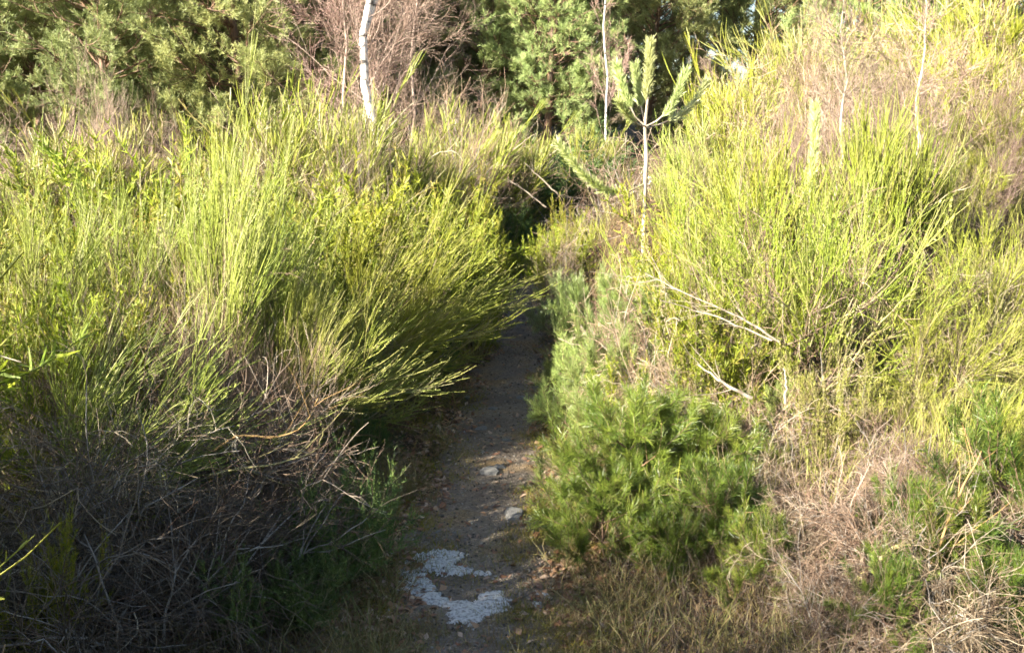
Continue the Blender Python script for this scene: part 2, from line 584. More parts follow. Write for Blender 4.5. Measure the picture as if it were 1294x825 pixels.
def young_pine(key, h=1.0, whorls=4, per=5, blen=.45, sub=4, needles=14000, nl=.06, mat='needle', base_gap=.15, width=.0012, bup=.35):
    W = Strands()
    T = grow(np.array([[0, 0, -.05]]), np.array([[.03, 0, 1]]), np.array([h * .9 + .05]), 10, .2, .04)
    W.add(T, taper(.010 * h + .003, .003, 1, 10), 7)
    tips = [T[:, -4:]]
    B = []
    for wv in range(whorls):
        f = base_gap + (1 - base_gap) * (wv / whorls) * .92
        z = f * 9
        a = int(z)
        pos = T[0, a] + (T[0, min(a + 1, 9)] - T[0, a]) * (z - a)
        for j in range(per):
            an = 2 * PI * (j + rng.random() * .6) / per + wv
            L = blen * (1.15 - f * .75) * (.45 + .9 * rng.random())
            d = np.array([[math.cos(an), math.sin(an), .25 + .5 * f]])
            B.append(grow(pos[None], d, np.array([L]), 6, bup, .12))
    B = np.concatenate(B)
    W.add(B, taper(.006, .003, len(B), 6), 5)
    n2 = len(B) * sub
    p, dd, t, i = pick(B, n2, .35, 1, (25, 50))
    C = grow(p, dd, blen * .42 * (.6 + .6 * rng.random(n2)), 5, bup, .12)
    W.add(C, taper(.003, .002, n2, 5), 4)
    n3 = n2 * 2
    p, dd, t, i = pick(C, n3, .3, 1, (20, 45))
    D = grow(p, dd, blen * .22 * (.6 + .6 * rng.random(n3)), 5, bup, .1)
    W.add(D, taper(.0022, .0016, n3, 5), 3)
    G = Strands()
    needles_on(G, D, int(needles * .5), nl, width, .0)
    needles_on(G, C, int(needles * .3), nl, width, .25)
    needles_on(G, B, int(needles * .14), nl, width, .5)
    needles_on(G, T[:, -4:], int(needles * .02), nl, width, 0, (25, 45))
    reg(key, [('trunk', W.mesh(key + '_wood', M['pine_bark']), 'pine_bark'), ('needle_crown', G.mesh(key + '_needles', M[mat]), mat)])


def far_pine(key, h=9.0, tufts=5200, lo=.12, rad=2.6, trunks=1):
    W = Strands()
    T = grow(np.array([[0, 0, -.2]]), np.array([[.04, .02, 1]]), np.array([h]), 14, .25, .09)
    W.add(T, taper(.15, .03, 1, 14), 9)
    nb = 105
    p, dd, t, i = pick(T, nb, lo, 1, (55, 85))
    prof = np.sin(np.clip((t - lo) / (1 - lo), 0, 1) * PI * .72 + .75)
    L = rad * (.35 + .75 * np.clip(prof, .12, 1)) * (.6 + .5 * rng.random(nb))
    B = grow(p, dd, L, 7, .45, .35)
    W.add(B, taper(.026, .008, nb, 7), 5)
    n2 = nb * 8
    p, dd, t, i = pick(B, n2, .3, 1, (25, 60))
    C = grow(p, dd, rad * .32 * (.5 + .7 * rng.random(n2)), 5, .35, .25)
    W.add(C, taper(.012, .006, n2, 5), 4)
    n3 = n2 * 9
    p, dd, t, i = pick(C, n3, .25, 1, (20, 60))
    D = grow(p, dd, .16 + .2 * rng.random(n3), 4, .5, .2)
    G = Strands()
    G.add(D, taper(.006, .004, n3, 4), 3)
    c = np.clip(.5 + .3 * rng.normal(size=n3), 0, 1)
    n = n3 * 26
    p, dd, t, i = pick(D, n, .25, 1, (20, 70))
    Q = grow(p, dd, .12 * (.7 + .5 * rng.random(n)), 2, .1, .1)
    G.add(Q, taper(.0048, .002, n, 2), 2, np.clip(c[i] + .12 * rng.normal(size=n), 0, 1))
    reg(key, [('trunk', W.mesh(key + '_wood', M['pine_bark']), 'pine_bark'), ('crown', G.mesh(key + '_crown', M['needle_far']), 'needle_far')])


def birch(key, h=7.0, r=.07, nb=70, n2=600, n3=5200, lo=.1, fork=True, wood='birch_bark', tw='pinktwig', tr=.0028, blen=.28):
    W = Strands()
    T = grow(np.array([[0, 0, -.1]]), np.array([[-.05, 0, 1]]), np.array([h]), 14, .15, .12)
    T[0, :, 0] += r * 1.4 * np.sin(np.arange(14) * 1.3)
    T[0, :, 1] += r * np.sin(np.arange(14) * 1.9)
    W.add(T, taper(r, r * .15, 1, 14), 9)
    Ts = T
    if fork:
        p = T[:, 4]
        T2 = grow(p, np.array([[.42, .1, 1]]), np.array([h * .55]), 14, .3, .12)
        W.add(T2, taper(r * .6, r * .1, 1, 14), 7)
        Ts = np.concatenate([T, T2])
    G = Strands()
    p, dd, t, i = pick(Ts, nb, lo, .98, (30, 60))
    L = h * blen * (1.1 - .8 * t) * (.5 + .6 * rng.random(nb))
    B = grow(p, dd, L, 8, .35, .25)
    B_S = Strands()
    B_S.add(B, taper(r * .12, r * .04, nb, 8), 4)
    p, dd, t, i = pick(B, n2, .15, 1, (20, 50))
    C = grow(p, dd, h * .075 * (.4 + .8 * rng.random(n2)), 6, .1, .25)
    G.add(C, taper(tr * 1.2, tr * .8, n2, 6), 3)
    p, dd, t, i = pick(C, n3, .1, 1, (20, 50))
    D = grow(p, dd, h * .035 * (.4 + .8 * rng.random(n3)), 5, 0, .25, (0, 0, -.15))
    G.add(D, taper(tr * .8, tr * .5, n3, 5), 2)
    reg(key, [('trunk', W.mesh(key + '_trunk', M[wood]), wood), ('limb', B_S.mesh(key + '_limb', M['birch_brown']), 'birch_brown'), ('crown', G.mesh(key + '_crown', M[tw]), tw)])


# brooms
broom('broom_tall', 1.75, 14, .24, (.14, 0), 240, 1300, .44, .5, (.12, 0, 0), r=.0028, mat='broom_pale', wob=.12, dead=.5)
broom('broom_tall2', 1.6, 14, .42, (.10, 0), 230, 1200, .38, .4, (.10, 0, 0), r=.0026, mat='broom_pale', wob=.2, leaves=5000, dead=.8)
broom('broom_fan', 1.5, 20, .95, (0, 0), 280, 1300, .34, .3, r=.0025, mat='broom_bright', wob=.26, leaves=8000, dead=1.2)
broom('broom_fan2', 1.4, 16, 1.05, (0, 0), 240, 1200, .32, .25, r=.0025, mat='broom_bright', wob=.3, leaves=8000, dead=1.2)
broom('broom_arch', 1.1, 12, .4, (1.0, 0), 180, 1100, .34, .25, (.35, 0, .1), r=.0024, mat='broom_bright', wob=.27, leaves=3000)
broom('broom_up', 1.3, 10, .20, (0, 0), 200, 900, .42, .8, r=.0026, mat='broom_dark', wob=.10)
# simpler far versions
broom('broom_far', 1.6, 18, .6, (.05, 0), 420, 3000, .26, .4, (.08, 0, 0), r=.0030, sides=2, mat='broom_bright', wob=.26, dead=.6)
broom('broom_far2', 1.5, 18, .8, (0, 0), 420, 3000, .22, .35, (.05, 0, 0), r=.0030, sides=2, mat='broom_bright', wob=.36, dead=.9)
gorse('gorse_a', .95, 22, 1.3, 900, 18, sl=.04)
gorse('gorse_b', .8, 18, 1.5, 700, 18, sl=.04)
bare('dead_tangle', 1.0, 16, 1.0, 140, 900, 2200, 0, .5, (0, 0, -.25), r=.0014)
bare('dead_tangle2', .9, 14, 1.2, 130, 800, 2000, .05, .45, (.15, 0, -.35), r=.0014)
bare('dead_bush', 1.4, 16, .6, 170, 1300, 3200, .45, .28, (0, 0, 0))
bare('bare_shrub', 1.9, 9, .35, 110, 900, 2600, .5, .25, (0, 0, 0), mat='pinktwig', wood='birch_brown', r=.0016, lf=.2)
young_pine('pine_young', .95, 5, 5, .66, 6, 36000, .082, 'needle', .02)
young_pine('pine_young2', .8, 4, 5, .62, 6, 26000, .08, 'needle', .02)
young_pine('pine_low', .6, 3, 6, .5, 5, 17000, .062, 'needle', .1)
far_pine('pine_far', 8, 5600, .03, 2.5)
far_pine('pine_far2', 7, 5200, .06, 2.7)
far_pine('pine_far3', 9, 5200, .05, 2.4)
birch('birch_big', 8, .075, 120, 1500, 9000, blen=.22)
birch('birch_thin', 6, .035, 60, 900, 6000, fork=False, wood='birch_brown')
birch('birch_pale', 6, .04, 40, 420, 3000, fork=False)
birch('birch_sapling', 3.2, .021, 46, 360, 1900, .12, False, 'young_bark', 'pinktwig', .0019, .32)


# ------------------------------------------------------------------ placing
def tag(o, label=None, cat=None, group=None, kind=None):
    if label: o['label'] = label
    if cat: o['category'] = cat
    if group: o['group'] = group
    if kind: o['kind'] = kind
    return o


def place(key, name, loc, sc, rot, label, cat, group=None, mats=None, tilt=(0, 0)):
    parts, _ = K[key]
    e = bpy.data.objects.new(name, None)
    e.empty_display_size = .1
    COL.objects.link(e)
    e.location = loc
    e.rotation_euler = (tilt[0], tilt[1], rot)
    e.scale = sc
    tag(e, label, cat, group)
    for pn, me, mk in parts:
        o = bpy.data.objects.new(pn, me)
        COL.objects.link(o)
        o.parent = e
        if mats and pn in mats:
            o.material_slots[0].link = 'OBJECT'
            o.material_slots[0].material = M[mats[pn]]
    return e


CATS = {'broom_bush': 'broom bush', 'gorse_bush': 'gorse bush', 'dead_shrub': 'dead shrub', 'bare_shrub': 'bare shrub',
        'young_pine': 'young pine', 'pine_tree': 'pine tree', 'birch_tree': 'birch tree', 'birch_sapling': 'birch sapling'}


def put(key, name, px, py, Y, label, wd=1.0, rot=None, col=None, group=None, tilt=(0, 0), hs=None):
    """stand a plant at photograph column px, distance Y, its top at row py"""
    q = at(px, py, Y)
    g = float(gz(q[0], Y))
    s = max((q[2] - g), .1) / K[key][1] if hs is None else hs
    if rot is None:
        rot = rng.random() * 2 * PI
    mats = None
    if col:
        fol = [p[0] for p in K[key][0]][-1]
        mats = {fol: col}
    return place(key, name, (q[0], Y, g), (s * wd, s * wd, s), rot, label, CATS[name], group, mats, tilt)


# ================================================================== SETTING
def grid_axis(near, far, n1, n2):
    a = np.linspace(0, near, n1)
    b = near * (far / near) ** (np.arange(1, n2 + 1) / n2)
    return np.concatenate([a, b])


xa = grid_axis(7, 400, 90, 30)
xs = np.concatenate([-xa[::-1], xa[1:]])
ys = np.concatenate([-grid_axis(4, 200, 10, 16)[::-1], grid_axis(22, 600, 260, 30)[1:]])
X, Y_ = np.meshgrid(xs, ys)
Z = gz(X, Y_)
Z = Z + rng.normal(size=Z.shape) * .006 * (np.abs(X - pxc(Y_)) > .45) * (Y_ < 20)
V = np.stack([X, Y_, Z], -1).reshape(-1, 3)
nx = len(xs)
ii = np.arange((len(ys) - 1) * nx).reshape(-1, nx)[:, :-1].ravel()
Fq = np.stack([ii, ii + 1, ii + nx + 1, ii + nx], -1).reshape(-1)
g = bpy.data.objects.new('ground', raw_mesh('ground', V, Fq, 4, M['ground']))
COL.objects.link(g)
tag(g, kind='structure')

# the trodden path: a sheet with ragged edges a few millimetres over the soil
yy = np.arange(1.0, 20, .035)
cross = np.linspace(-1, 1, 15)


def edge(y, ph):
    return .05 * np.sin(y * 5.1 + ph) + .035 * np.sin(y * 13.7 + 2 * ph) + .02 * np.sin(y * 31 + ph)


el = pwd(yy) + edge(yy, 1.3)
er = pwd(yy) + edge(yy, 4.1)
PXs = pxc(yy)[:, None] + np.where(cross[None] < 0, cross[None] * el[:, None], cross[None] * er[:, None])
PYs = np.repeat(yy[:, None], 15, 1)
PZs = gz(PXs, PYs) + .012 * (1 - np.abs(cross[None]) ** 4) + .004 + rng.normal(size=PXs.shape) * .0015
PZs[:, 0] -= .03
PZs[:, -1] -= .03
V = np.stack([PXs, PYs, PZs], -1).reshape(-1, 3)
ii = np.arange((len(yy) - 1) * 15).reshape(-1, 15)[:, :-1].ravel()
Fq = np.stack([ii, ii + 1, ii + 16, ii + 15], -1).reshape(-1)
po = bpy.data.objects.new('path', raw_mesh('path', V, Fq, 4, M['path']))
COL.objects.link(po)
tag(po, kind='structure')


def on_ground(px, py):
    """ground point seen at a photograph pixel"""
    d = RT * ((px - 647) / F) + UP * ((412.5 - py) / F) + FW
    t = 2.0
    for _ in range(60):
        q = CAM + d * t
        t += (q[2] - float(gz(q[0], q[1]))) / (-d[2] + .02) * .7
    q = CAM + d * t
    return q[0], q[1]


# ================================================================== WHITE CRUST ON THE PATH (flat, irregular, broken edge)
def crust(outline, label, th=.008, seed=1):
    th = .003
    r = np.random.default_rng(seed)
    pts = [on_ground(*p) for p in outline]
    pts = np.array(pts)
    # crumbling sheet: small cells kept where the (noise-displaced) outline encloses them, rim cells sink to the soil
    st = .0055
    lo = pts.min(0) - .05
    hi = pts.max(0) + .05
    gx = np.arange(lo[0], hi[0], st)
    gy = np.arange(lo[1], hi[1], st)
    GX, GY = np.meshgrid(gx, gy)
    GX = GX + r.normal(size=GX.shape) * st * .22
    GY = GY + r.normal(size=GX.shape) * st * .22
    ph = r.random(24) * 6.28
    fr = r.normal(size=(24, 2)) * np.repeat([18, 45, 110, 220], 6)[:, None]
    am = np.repeat([.5, .35, .3, .25], 6)
    nz = sum(a_ * np.sin(GX * f_[0] + GY * f_[1] + p_) for a_, f_, p_ in zip(am, fr, ph)) / 2.0
    # signed distance to the outline
    dmin = np.full(GX.shape, 9.0)
    ins = np.zeros(GX.shape, bool)
    for k_ in range(len(pts)):
        a_, b_ = pts[k_], pts[(k_ + 1) % len(pts)]
        ab = b_ - a_
        tt_ = np.clip(((GX - a_[0]) * ab[0] + (GY - a_[1]) * ab[1]) / max(ab @ ab, 1e-9), 0, 1)
        dmin = np.minimum(dmin, np.hypot(GX - a_[0] - tt_ * ab[0], GY - a_[1] - tt_ * ab[1]))
        cr_ = ((a_[1] > GY) != (b_[1] > GY)) & (GX < (b_[0] - a_[0]) * (GY - a_[1]) / (b_[1] - a_[1] + 1e-12) + a_[0])
        ins ^= cr_
    sd_ = np.where(ins, dmin, -dmin) + nz * .036 - .001
    keep = sd_ > 0
    U = np.abs(GX - pxc(GY)) / pwd(GY)
    GZ = gz(GX, GY) + .016 * np.clip(1 - U ** 4, 0, 1) + .002 + np.clip(sd_ * .35, -.004, .007) + .0007 * r.normal(size=GX.shape) + .002 * nz
    ny_, nx_ = GX.shape
    cell = keep[:-1, :-1] | keep[1:, 1:]
    cy, cx = np.nonzero(cell)
    i0 = cy * nx_ + cx
    used, inv = np.unique(np.stack([i0, i0 + 1, i0 + nx_ + 1, i0 + nx_], -1).reshape(-1), return_inverse=True)
    Vv = np.stack([GX.ravel(), GY.ravel(), GZ.ravel()], -1)[used]
    me = raw_mesh('white_crust', Vv, inv.reshape(-1), 4, M['ice'], smooth=True)
    me.materials.clear()
    me.materials.append(M['ice'])
    o = bpy.data.objects.new('ice_patch', me)
    COL.objects.link(o)
    tag(o, label, 'ice patch', 'white icy patches on the path')


crust([(522, 709), (545, 707), (560, 706), (580, 713), (572, 718), (600, 727), (626, 733), (600, 734), (570, 729), (545, 723)], 'thin tapering white ice strip, the farther of the two large ones', seed=3)
crust([(497, 735), (515, 729), (535, 727), (552, 742), (560, 752), (572, 761), (600, 768), (612, 757), (622, 748), (642, 740), (650, 750), (640, 758), (655, 766), (662, 772), (644, 778), (620, 781), (602, 789), (575, 792), (560, 788), (575, 776), (550, 771), (530, 768), (530, 752), (512, 744)], 'large curved white ice patch with cracked edges at near end of path', seed=5)
crust([(500, 690), (512, 686), (521, 688), (517, 698), (505, 700)], 'small white ice scrap at the left edge of the path', seed=6)
crust([(681, 760), (690, 753), (696, 757), (694, 766), (684, 769)], 'small faint white ice scrap right of the large curved patch', seed=8)


# ================================================================== STONES
def stone(px, py, size, label, mat='stone', flat=.45, seed=0, name='stone', sink=.25, loc=None, group='loose stones on the path', cat='stone'):
    import bmesh
    r = random.Random(seed)
    bm = bmesh.new()
    bmesh.ops.create_icosphere(bm, subdivisions=3, radius=1)
    planes = [Vector((r.gauss(0, 1), r.gauss(0, 1), r.gauss(0, .7))).normalized() for _ in range(9)]
    cuts = [.62 + .25 * r.random() for _ in planes]
    for v in bm.verts:
        for p, c in zip(planes, cuts):
            dd = v.co.dot(p)
            if dd > c:
                v.co -= p * (dd - c) * .9
        v.co += Vector((r.gauss(0, 1), r.gauss(0, 1), r.gauss(0, 1))) * .012
        v.co.z *= flat
        v.co.x *= 1.15
    me = bpy.data.meshes.new(name)
    bm.to_mesh(me)
    me.materials.append(M[mat])
    for p in me.polygons:
        p.use_smooth = False
    o = bpy.data.objects.new(name, me)
    COL.objects.link(o)
    x, y = on_ground(px, py) if loc is None else loc
    o.location = (x, y, float(gz(x, y)) + .012 + size * flat * (.5 - sink))
    o.scale = (size, size, size)
    o.rotation_euler = (r.uniform(-.15, .15), r.uniform(-.15, .15), r.random() * 6)
    tag(o, label, cat, group)


for i, (px, py, sz, lab) in enumerate([
    (516, 605, .030, 'flat pale grey stone lying on left edge of path'),
    (620, 601, .050, 'dark pointed stone beside overhanging pine boughs'),
    (632, 594, .030, 'small stone behind the dark pointed one'),
    (649, 655, .050, 'grey stone half sunk under the pine boughs'),
    (535, 657, .014, 'small pebble near leaf litter on left of path'),
    (553, 676, .016, 'pebble in mid path just beyond the white ice'),
    (574, 677, .012, 'tiny pebble right of path centre beyond the ice'),
    (609, 545, .035, 'flat grey stone in the middle of the path'),
    (624, 520, .030, 'flat stone in path where the bend starts'),
    (660, 506, .035, 'pale flat stone on right side of the path'),
    (640, 560, .026, 'rounded grey stone on right half of path'),
    (590, 505, .022, 'small stone near left verge farther up the path'),
    (642, 403, .040, 'pale stone by the far left verge'),
    (612, 575, .018, 'small grey stone between two larger flat ones'),
]):
    stone(px, py, sz, lab, seed=i + 1, flat=.4)

# pale rocks on the right bank behind the little pine
for i, (px, py, Yd, sz, lab) in enumerate([
    (778, 232, 7.9, .17, 'largest pale rock left of the little pine stem'),
    (800, 238, 7.7, .13, 'pale rock just left of the little pine stem'),
    (822, 226, 8.1, .14, 'pale rock half hidden right of little pine stem'),
    (772, 250, 7.4, .11, 'pale rock below the largest one on the bank'),
    (792, 262, 7.2, .11, 'lowest pale rock of the heap on the bank'),
    (732, 262, 7.6, .09, 'pale rock at left end of the bank'),
]):
    stone(px, py + 6, sz, lab, 'stone_pale', .75, 30 + i, 'rock', group='pale rocks on the right bank', cat='rock')

# ================================================================== PLANTS
LB = ' on the left of the path'
# ---- left foreground (mostly in shade)
put('dead_tangle', 'dead_shrub', 120, 470, 3.3, 'brown dead shrub tangle low in left foreground near frame edge', 1.1, 0.4)
put('dead_tangle2', 'dead_shrub', 250, 455, 3.6, 'bleached dead twigs sweeping right below tall pale broom', .8, 0.0)
put('dead_tangle', 'dead_shrub', 20, 560, 2.7, 'shaded dead shrub at bottom left corner', 1.0, 2.2, 'dead_grey_shade')
put('dead_tangle2', 'dead_shrub', 190, 600, 2.8, 'grey shaded twig tangle along bottom left', 1.0, 1.1, 'dead_grey_shade')
put('dead_tangle', 'dead_shrub', 250, 620, 3.2, 'dark low twig tangle between grey tangle and shaded gorse', .9, 3.6, 'dead_grey_shade')
put('dead_tangle', 'dead_shrub', 370, 500, 4.1, 'dead shrub with curled yellowish tips over the path verge', .7, .2)
put('dead_bush', 'dead_shrub', 150, 400, 3.9, 'upright brown dead bush among the left brooms', .9, .9)
put('dead_tangle', 'dead_shrub', 50, 400, 4.2, 'rusty dead bush at left frame edge', .9, .9)
put('dead_bush', 'dead_shrub', 300, 400, 4.3, 'dead bush wedged behind tall pale broom', .8, 2.9)
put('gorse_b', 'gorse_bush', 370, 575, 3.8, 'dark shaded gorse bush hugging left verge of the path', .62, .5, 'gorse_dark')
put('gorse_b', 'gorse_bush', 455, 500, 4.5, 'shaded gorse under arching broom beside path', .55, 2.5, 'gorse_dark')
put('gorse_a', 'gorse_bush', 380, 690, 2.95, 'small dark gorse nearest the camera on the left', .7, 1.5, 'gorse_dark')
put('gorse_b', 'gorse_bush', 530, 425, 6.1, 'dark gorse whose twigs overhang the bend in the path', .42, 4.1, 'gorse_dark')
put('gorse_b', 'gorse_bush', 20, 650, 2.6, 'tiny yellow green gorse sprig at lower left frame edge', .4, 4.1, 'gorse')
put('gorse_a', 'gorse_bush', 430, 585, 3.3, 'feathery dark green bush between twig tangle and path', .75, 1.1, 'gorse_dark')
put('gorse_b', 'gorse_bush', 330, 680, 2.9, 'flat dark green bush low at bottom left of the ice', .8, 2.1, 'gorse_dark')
# ---- left mid: tall pale brooms
put('broom_tall', 'broom_bush', 235, 72, 4.3, 'tallest pale green broom with upright rods catching sun', .55, 0, tilt=(0, .04))
put('broom_tall', 'broom_bush', 290, 170, 4.5, 'pale broom leaning right beside the tallest one', .6, .35, tilt=(0, .10))
put('broom_tall2', 'broom_bush', 110, 185, 4.6, 'pale broom to the left of the tallest broom', .65, .2)
put('broom_tall2', 'broom_bush', 10, 200, 4.4, 'grey green broom cut by left frame edge', .6, 5.9)
put('broom_arch', 'broom_bush', 30, 400, 3.4, 'low broom arching right out of left frame edge', .9, .3, 'broom_pale')
put('broom_tall', 'broom_bush', 330, 290, 4.3, 'shorter pale broom bowing over the dead twigs', .6, 0.1, tilt=(0, .2))
put('broom_arch', 'broom_bush', 420, 270, 5.2, 'arching broom whose rods reach out over the path', .7, 0.0)
put('broom_arch', 'broom_bush', 390, 360, 5.0, 'bright low broom arching toward the path under a larger one', .75, 6.1)
put('broom_arch', 'broom_bush', 380, 235, 6.0, 'straw toned broom swept right behind the arching broom', 1.0, .15, 'broom_olive')
put('broom_tall2', 'broom_bush', 180, 215, 5.3, 'bright broom filling gap behind the tallest pale broom', .7, 1.2, 'broom_olive')
put('gorse_a', 'gorse_bush', 70, 230, 5.2, 'yellow green gorse behind the left frame-edge broom', 1.0, 1.9)
put('gorse_a', 'gorse_bush', 390, 205, 6.3, 'yellow gorse bush behind the leaning pale broom', .9, 0.9)
put('gorse_a', 'gorse_bush', 500, 215, 7.0, 'large sunny gorse mound above the path on the left', .85, 3.3)
put('gorse_b', 'gorse_bush', 585, 275, 7.2, 'gorse bush at the edge of the path under the dark hollow', .55, 5.3)
put('gorse_a', 'gorse_bush', 555, 215, 8.6, 'sunlit gorse left of the dark hollow', .6, 1.3)
put('gorse_b', 'gorse_bush', 470, 330, 6.0, 'leafy gorse under the straw toned broom', .6, 1.3, 'gorse_dark')
# ---- left far
put('broom_far', 'broom_bush', 400, 95, 8.2, 'bright yellow green broom left of white birch foot', .9, .2)
put('broom_far', 'broom_bush', 345, 110, 7.6, 'yellow green broom behind the leaning pale broom', .9, .9)
put('dead_bush', 'dead_shrub', 415, 115, 7.2, 'leafless pale bush with forked stem in front of bright broom', .55, 2.2)
put('broom_far2', 'broom_bush', 450, 135, 9.0, 'yellow broom clump at foot of the white birch', .8, 2.0)
put('broom_far2', 'broom_bush', 250, 120, 8.4, 'yellow green broom in the second rank on the left', 1.0, 2.0, 'broom_bright')
put('broom_far', 'broom_bush', 130, 140, 7.6, 'olive broom behind pale brooms below bare pink shrub', 1.0, 4.0, 'broom_olive')
put('broom_far2', 'broom_bush', 30, 150, 7.2, 'faded broom at far left below the pines', 1.0, 1.0, 'broom_olive')
put('bare_shrub', 'bare_shrub', 95, 60, 8.4, 'pinkish bare shrub in front of the left pines', .5, 1.0)
put('bare_shrub', 'bare_shrub', 140, 95, 8.8, 'second pinkish bare shrub just right of the taller one', .6, 3.0)
put('bare_shrub', 'bare_shrub', 15, 135, 8.2, 'low pinkish shrub at far left frame edge', 1.1, 2.0)
put('bare_shrub', 'bare_shrub', 195, 115, 9.8, 'brown bare shrub between pink shrubs and yellow broom', .6, 2.4, 'dead')
put('dead_bush', 'dead_shrub', 510, 120, 10.0, 'beige twiggy bush right of the white birch foot', 1.1, 1.0)
put('dead_bush', 'dead_shrub', 620, 125, 14.5, 'beige dead bush beneath the middle pines', 1.0, 4.0)
put('dead_bush', 'dead_shrub', 560, 120, 12.5, 'pale dead bush half hidden beside swept broom', 1.0, 2.7)
put('broom_far', 'broom_bush', 560, 130, 10.6, 'green broom swept right left of the dark hollow', .9, .1, tilt=(0, .15))
put('broom_far', 'broom_bush', 505, 165, 9.0, 'swept broom above the sunny gorse mound', .8, .1, tilt=(0, .2))
put('broom_far', 'broom_bush', 620, 145, 11.2, 'wispy broom directly above the dark hollow', .9, .1, tilt=(0, .15))
put('broom_far2', 'broom_bush', 665, 170, 12.6, 'broom forming roof of the hollow, shade put in its dark colour', .8, .1, 'broom_dark')  # dark foliage colours around the hollow stand in for its shade
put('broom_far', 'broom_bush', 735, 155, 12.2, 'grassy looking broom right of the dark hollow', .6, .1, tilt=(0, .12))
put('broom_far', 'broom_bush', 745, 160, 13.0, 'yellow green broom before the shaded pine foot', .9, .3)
put('broom_far2', 'broom_bush', 600, 180, 11.6, 'broom at left side of the hollow, coloured dark as its shade', .9, 1.3, 'broom_dark')
put('gorse_a', 'gorse_bush', 645, 170, 12.3, 'gorse backing the hollow, coloured dark as the shade inside', 1.5, 1.3, 'gorse_dark')  # dark backing so the hollow reads as deep shade
put('gorse_a', 'gorse_bush', 690, 175, 12.5, 'gorse at the right rear of the hollow, coloured dark as shade', 1.3, 2.3, 'gorse_dark')
put('gorse_b', 'gorse_bush', 605, 215, 10.6, 'low gorse at left lip of the hollow, shade put in its colour', .8, 2.3, 'gorse_dark')
put('broom_far2', 'broom_bush', 575, 150, 11.6, 'leaning broom shading the hollow from the left', .9, 2.9)
put('gorse_b', 'gorse_bush', 612, 335, 8.9, 'gorse closing in on the path from the left just past bend', .6, 2.3, 'gorse_dark')
put('dead_tangle', 'dead_shrub', 690, 335, 8.3, 'rusty brown dead shrub at the right verge past the bend', .5, 2.0)
put('gorse_b', 'gorse_bush', 668, 300, 9.9, 'gorse standing where the path turns out of sight', .6, 1.3)
# ---- more small green in gaps on the left
put('gorse_a', 'gorse_bush', 150, 340, 4.2, 'yellow flecked gorse in front of left pale broom', .6, 2.9)
put('gorse_a', 'gorse_bush', 60, 330, 3.9, 'gorse under the grey green frame-edge broom', .55, .9, 'gorse')
put('gorse_a', 'gorse_bush', 310, 215, 5.6, 'gorse between tallest broom and leaning pale broom', .8, .9)
put('gorse_b', 'gorse_bush', 230, 190, 6.6, 'yellow gorse showing behind the tallest pale broom', 1.0, 1.9)
put('gorse_b', 'gorse_bush', 150, 175, 6.6, 'bright yellow gorse near the pink shrubs', 1.0, 2.9)
put('gorse_b', 'gorse_bush', 470, 260, 5.9, 'gorse tangled in rear of arching broom', .6, 3.9)
put('gorse_a', 'gorse_bush', 600, 300, 6.6, 'gorse sprigs reaching the path from left above the bend', .4, 3.9)
put('gorse_a', 'gorse_bush', 920, 330, 4.4, 'leafy gorse behind the longest bleached branch', .6, 1.9)
put('gorse_a', 'gorse_bush', 1260, 440, 4.2, 'leafy gorse beside the spreading broom at right edge', .5, 1.2, 'broom_olive')
put('gorse_b', 'gorse_bush', 925, 240, 6.0, 'gorse between candle-like pine and bright broom', .8, 1.4)
# ---- right side near
put('pine_low', 'young_pine', 735, 425, 5.0, 'pale green pine sprays between near pine and the bend', .75, 1.9, 'needle_blue')
put('pine_young2', 'young_pine', 775, 400, 4.7, 'blue green young pine directly behind the dark near pine', .6, 2.6, 'needle_blue')
put('pine_low', 'young_pine', 715, 345, 6.9, 'farthest pale pine sprays on right verge near the bend', .7, .6, 'needle_pale')
put('dead_bush', 'dead_shrub', 215, 330, 4.0, 'upright brown dead stems in front of the tallest broom', .7, 3.1)
put('dead_bush', 'dead_shrub', 310, 380, 4.0, 'brown dead stems under the bowing pale broom', .7, 5.1)
put('dead_bush', 'dead_shrub', 90, 340, 4.0, 'brown dead stems between frame-edge broom and its neighbour', .7, 2.1)
put('dead_tangle2', 'dead_shrub', 850, 350, 4.7, 'bleached straw tangle in full sun left of fan shaped broom', .6, 2.9)
put('dead_tangle', 'dead_shrub', 1180, 540, 3.35, 'shadowed brown twig tangle below drooping yellow rods', .8, 5.9)
put('gorse_b', 'gorse_bush', 1180, 640, 3.1, 'dark green gorse in the shadow under the right tangles', .6, 5.0, 'gorse_dark')
put('gorse_b', 'gorse_bush', 1010, 660, 3.2, 'dark gorse sprigs between the dead twigs and low pine', .5, 4.0, 'gorse_dark')
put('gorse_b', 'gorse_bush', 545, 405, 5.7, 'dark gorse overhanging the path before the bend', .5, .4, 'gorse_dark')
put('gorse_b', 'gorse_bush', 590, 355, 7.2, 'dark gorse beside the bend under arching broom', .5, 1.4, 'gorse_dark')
put('broom_arch', 'broom_bush', 470, 250, 5.9, 'feathery straw green broom arching at mid height over gorse', .75, .1, 'broom_bright')
put('broom_arch', 'broom_bush', 330, 345, 4.5, 'brownish broom sweeping right beneath leaning pale broom', .8, .0, 'broom_olive')
put('dead_bush', 'dead_shrub', 472, 125, 10.2, 'twiggy bush hiding the foot of the white birch', .8, 1.7)
put('dead_tangle', 'dead_shrub', 950, 560, 3.5, 'straw coloured tangle left of the crossing dead twigs', .8, 1.9)
put('dead_tangle2', 'dead_shrub', 1150, 600, 3.0, 'dry tangle around the orange barked stem', .8, 2.9)
put('dead_tangle', 'dead_shrub', 1060, 690, 2.75, 'low brown tangle at the bottom right of pine tufts', .8, 3.9)
put('bare_shrub', 'bare_shrub', 1190, 60, 6.9, 'pinkish bare shrub beside the pale stemmed birch sapling', .6, 2.2)
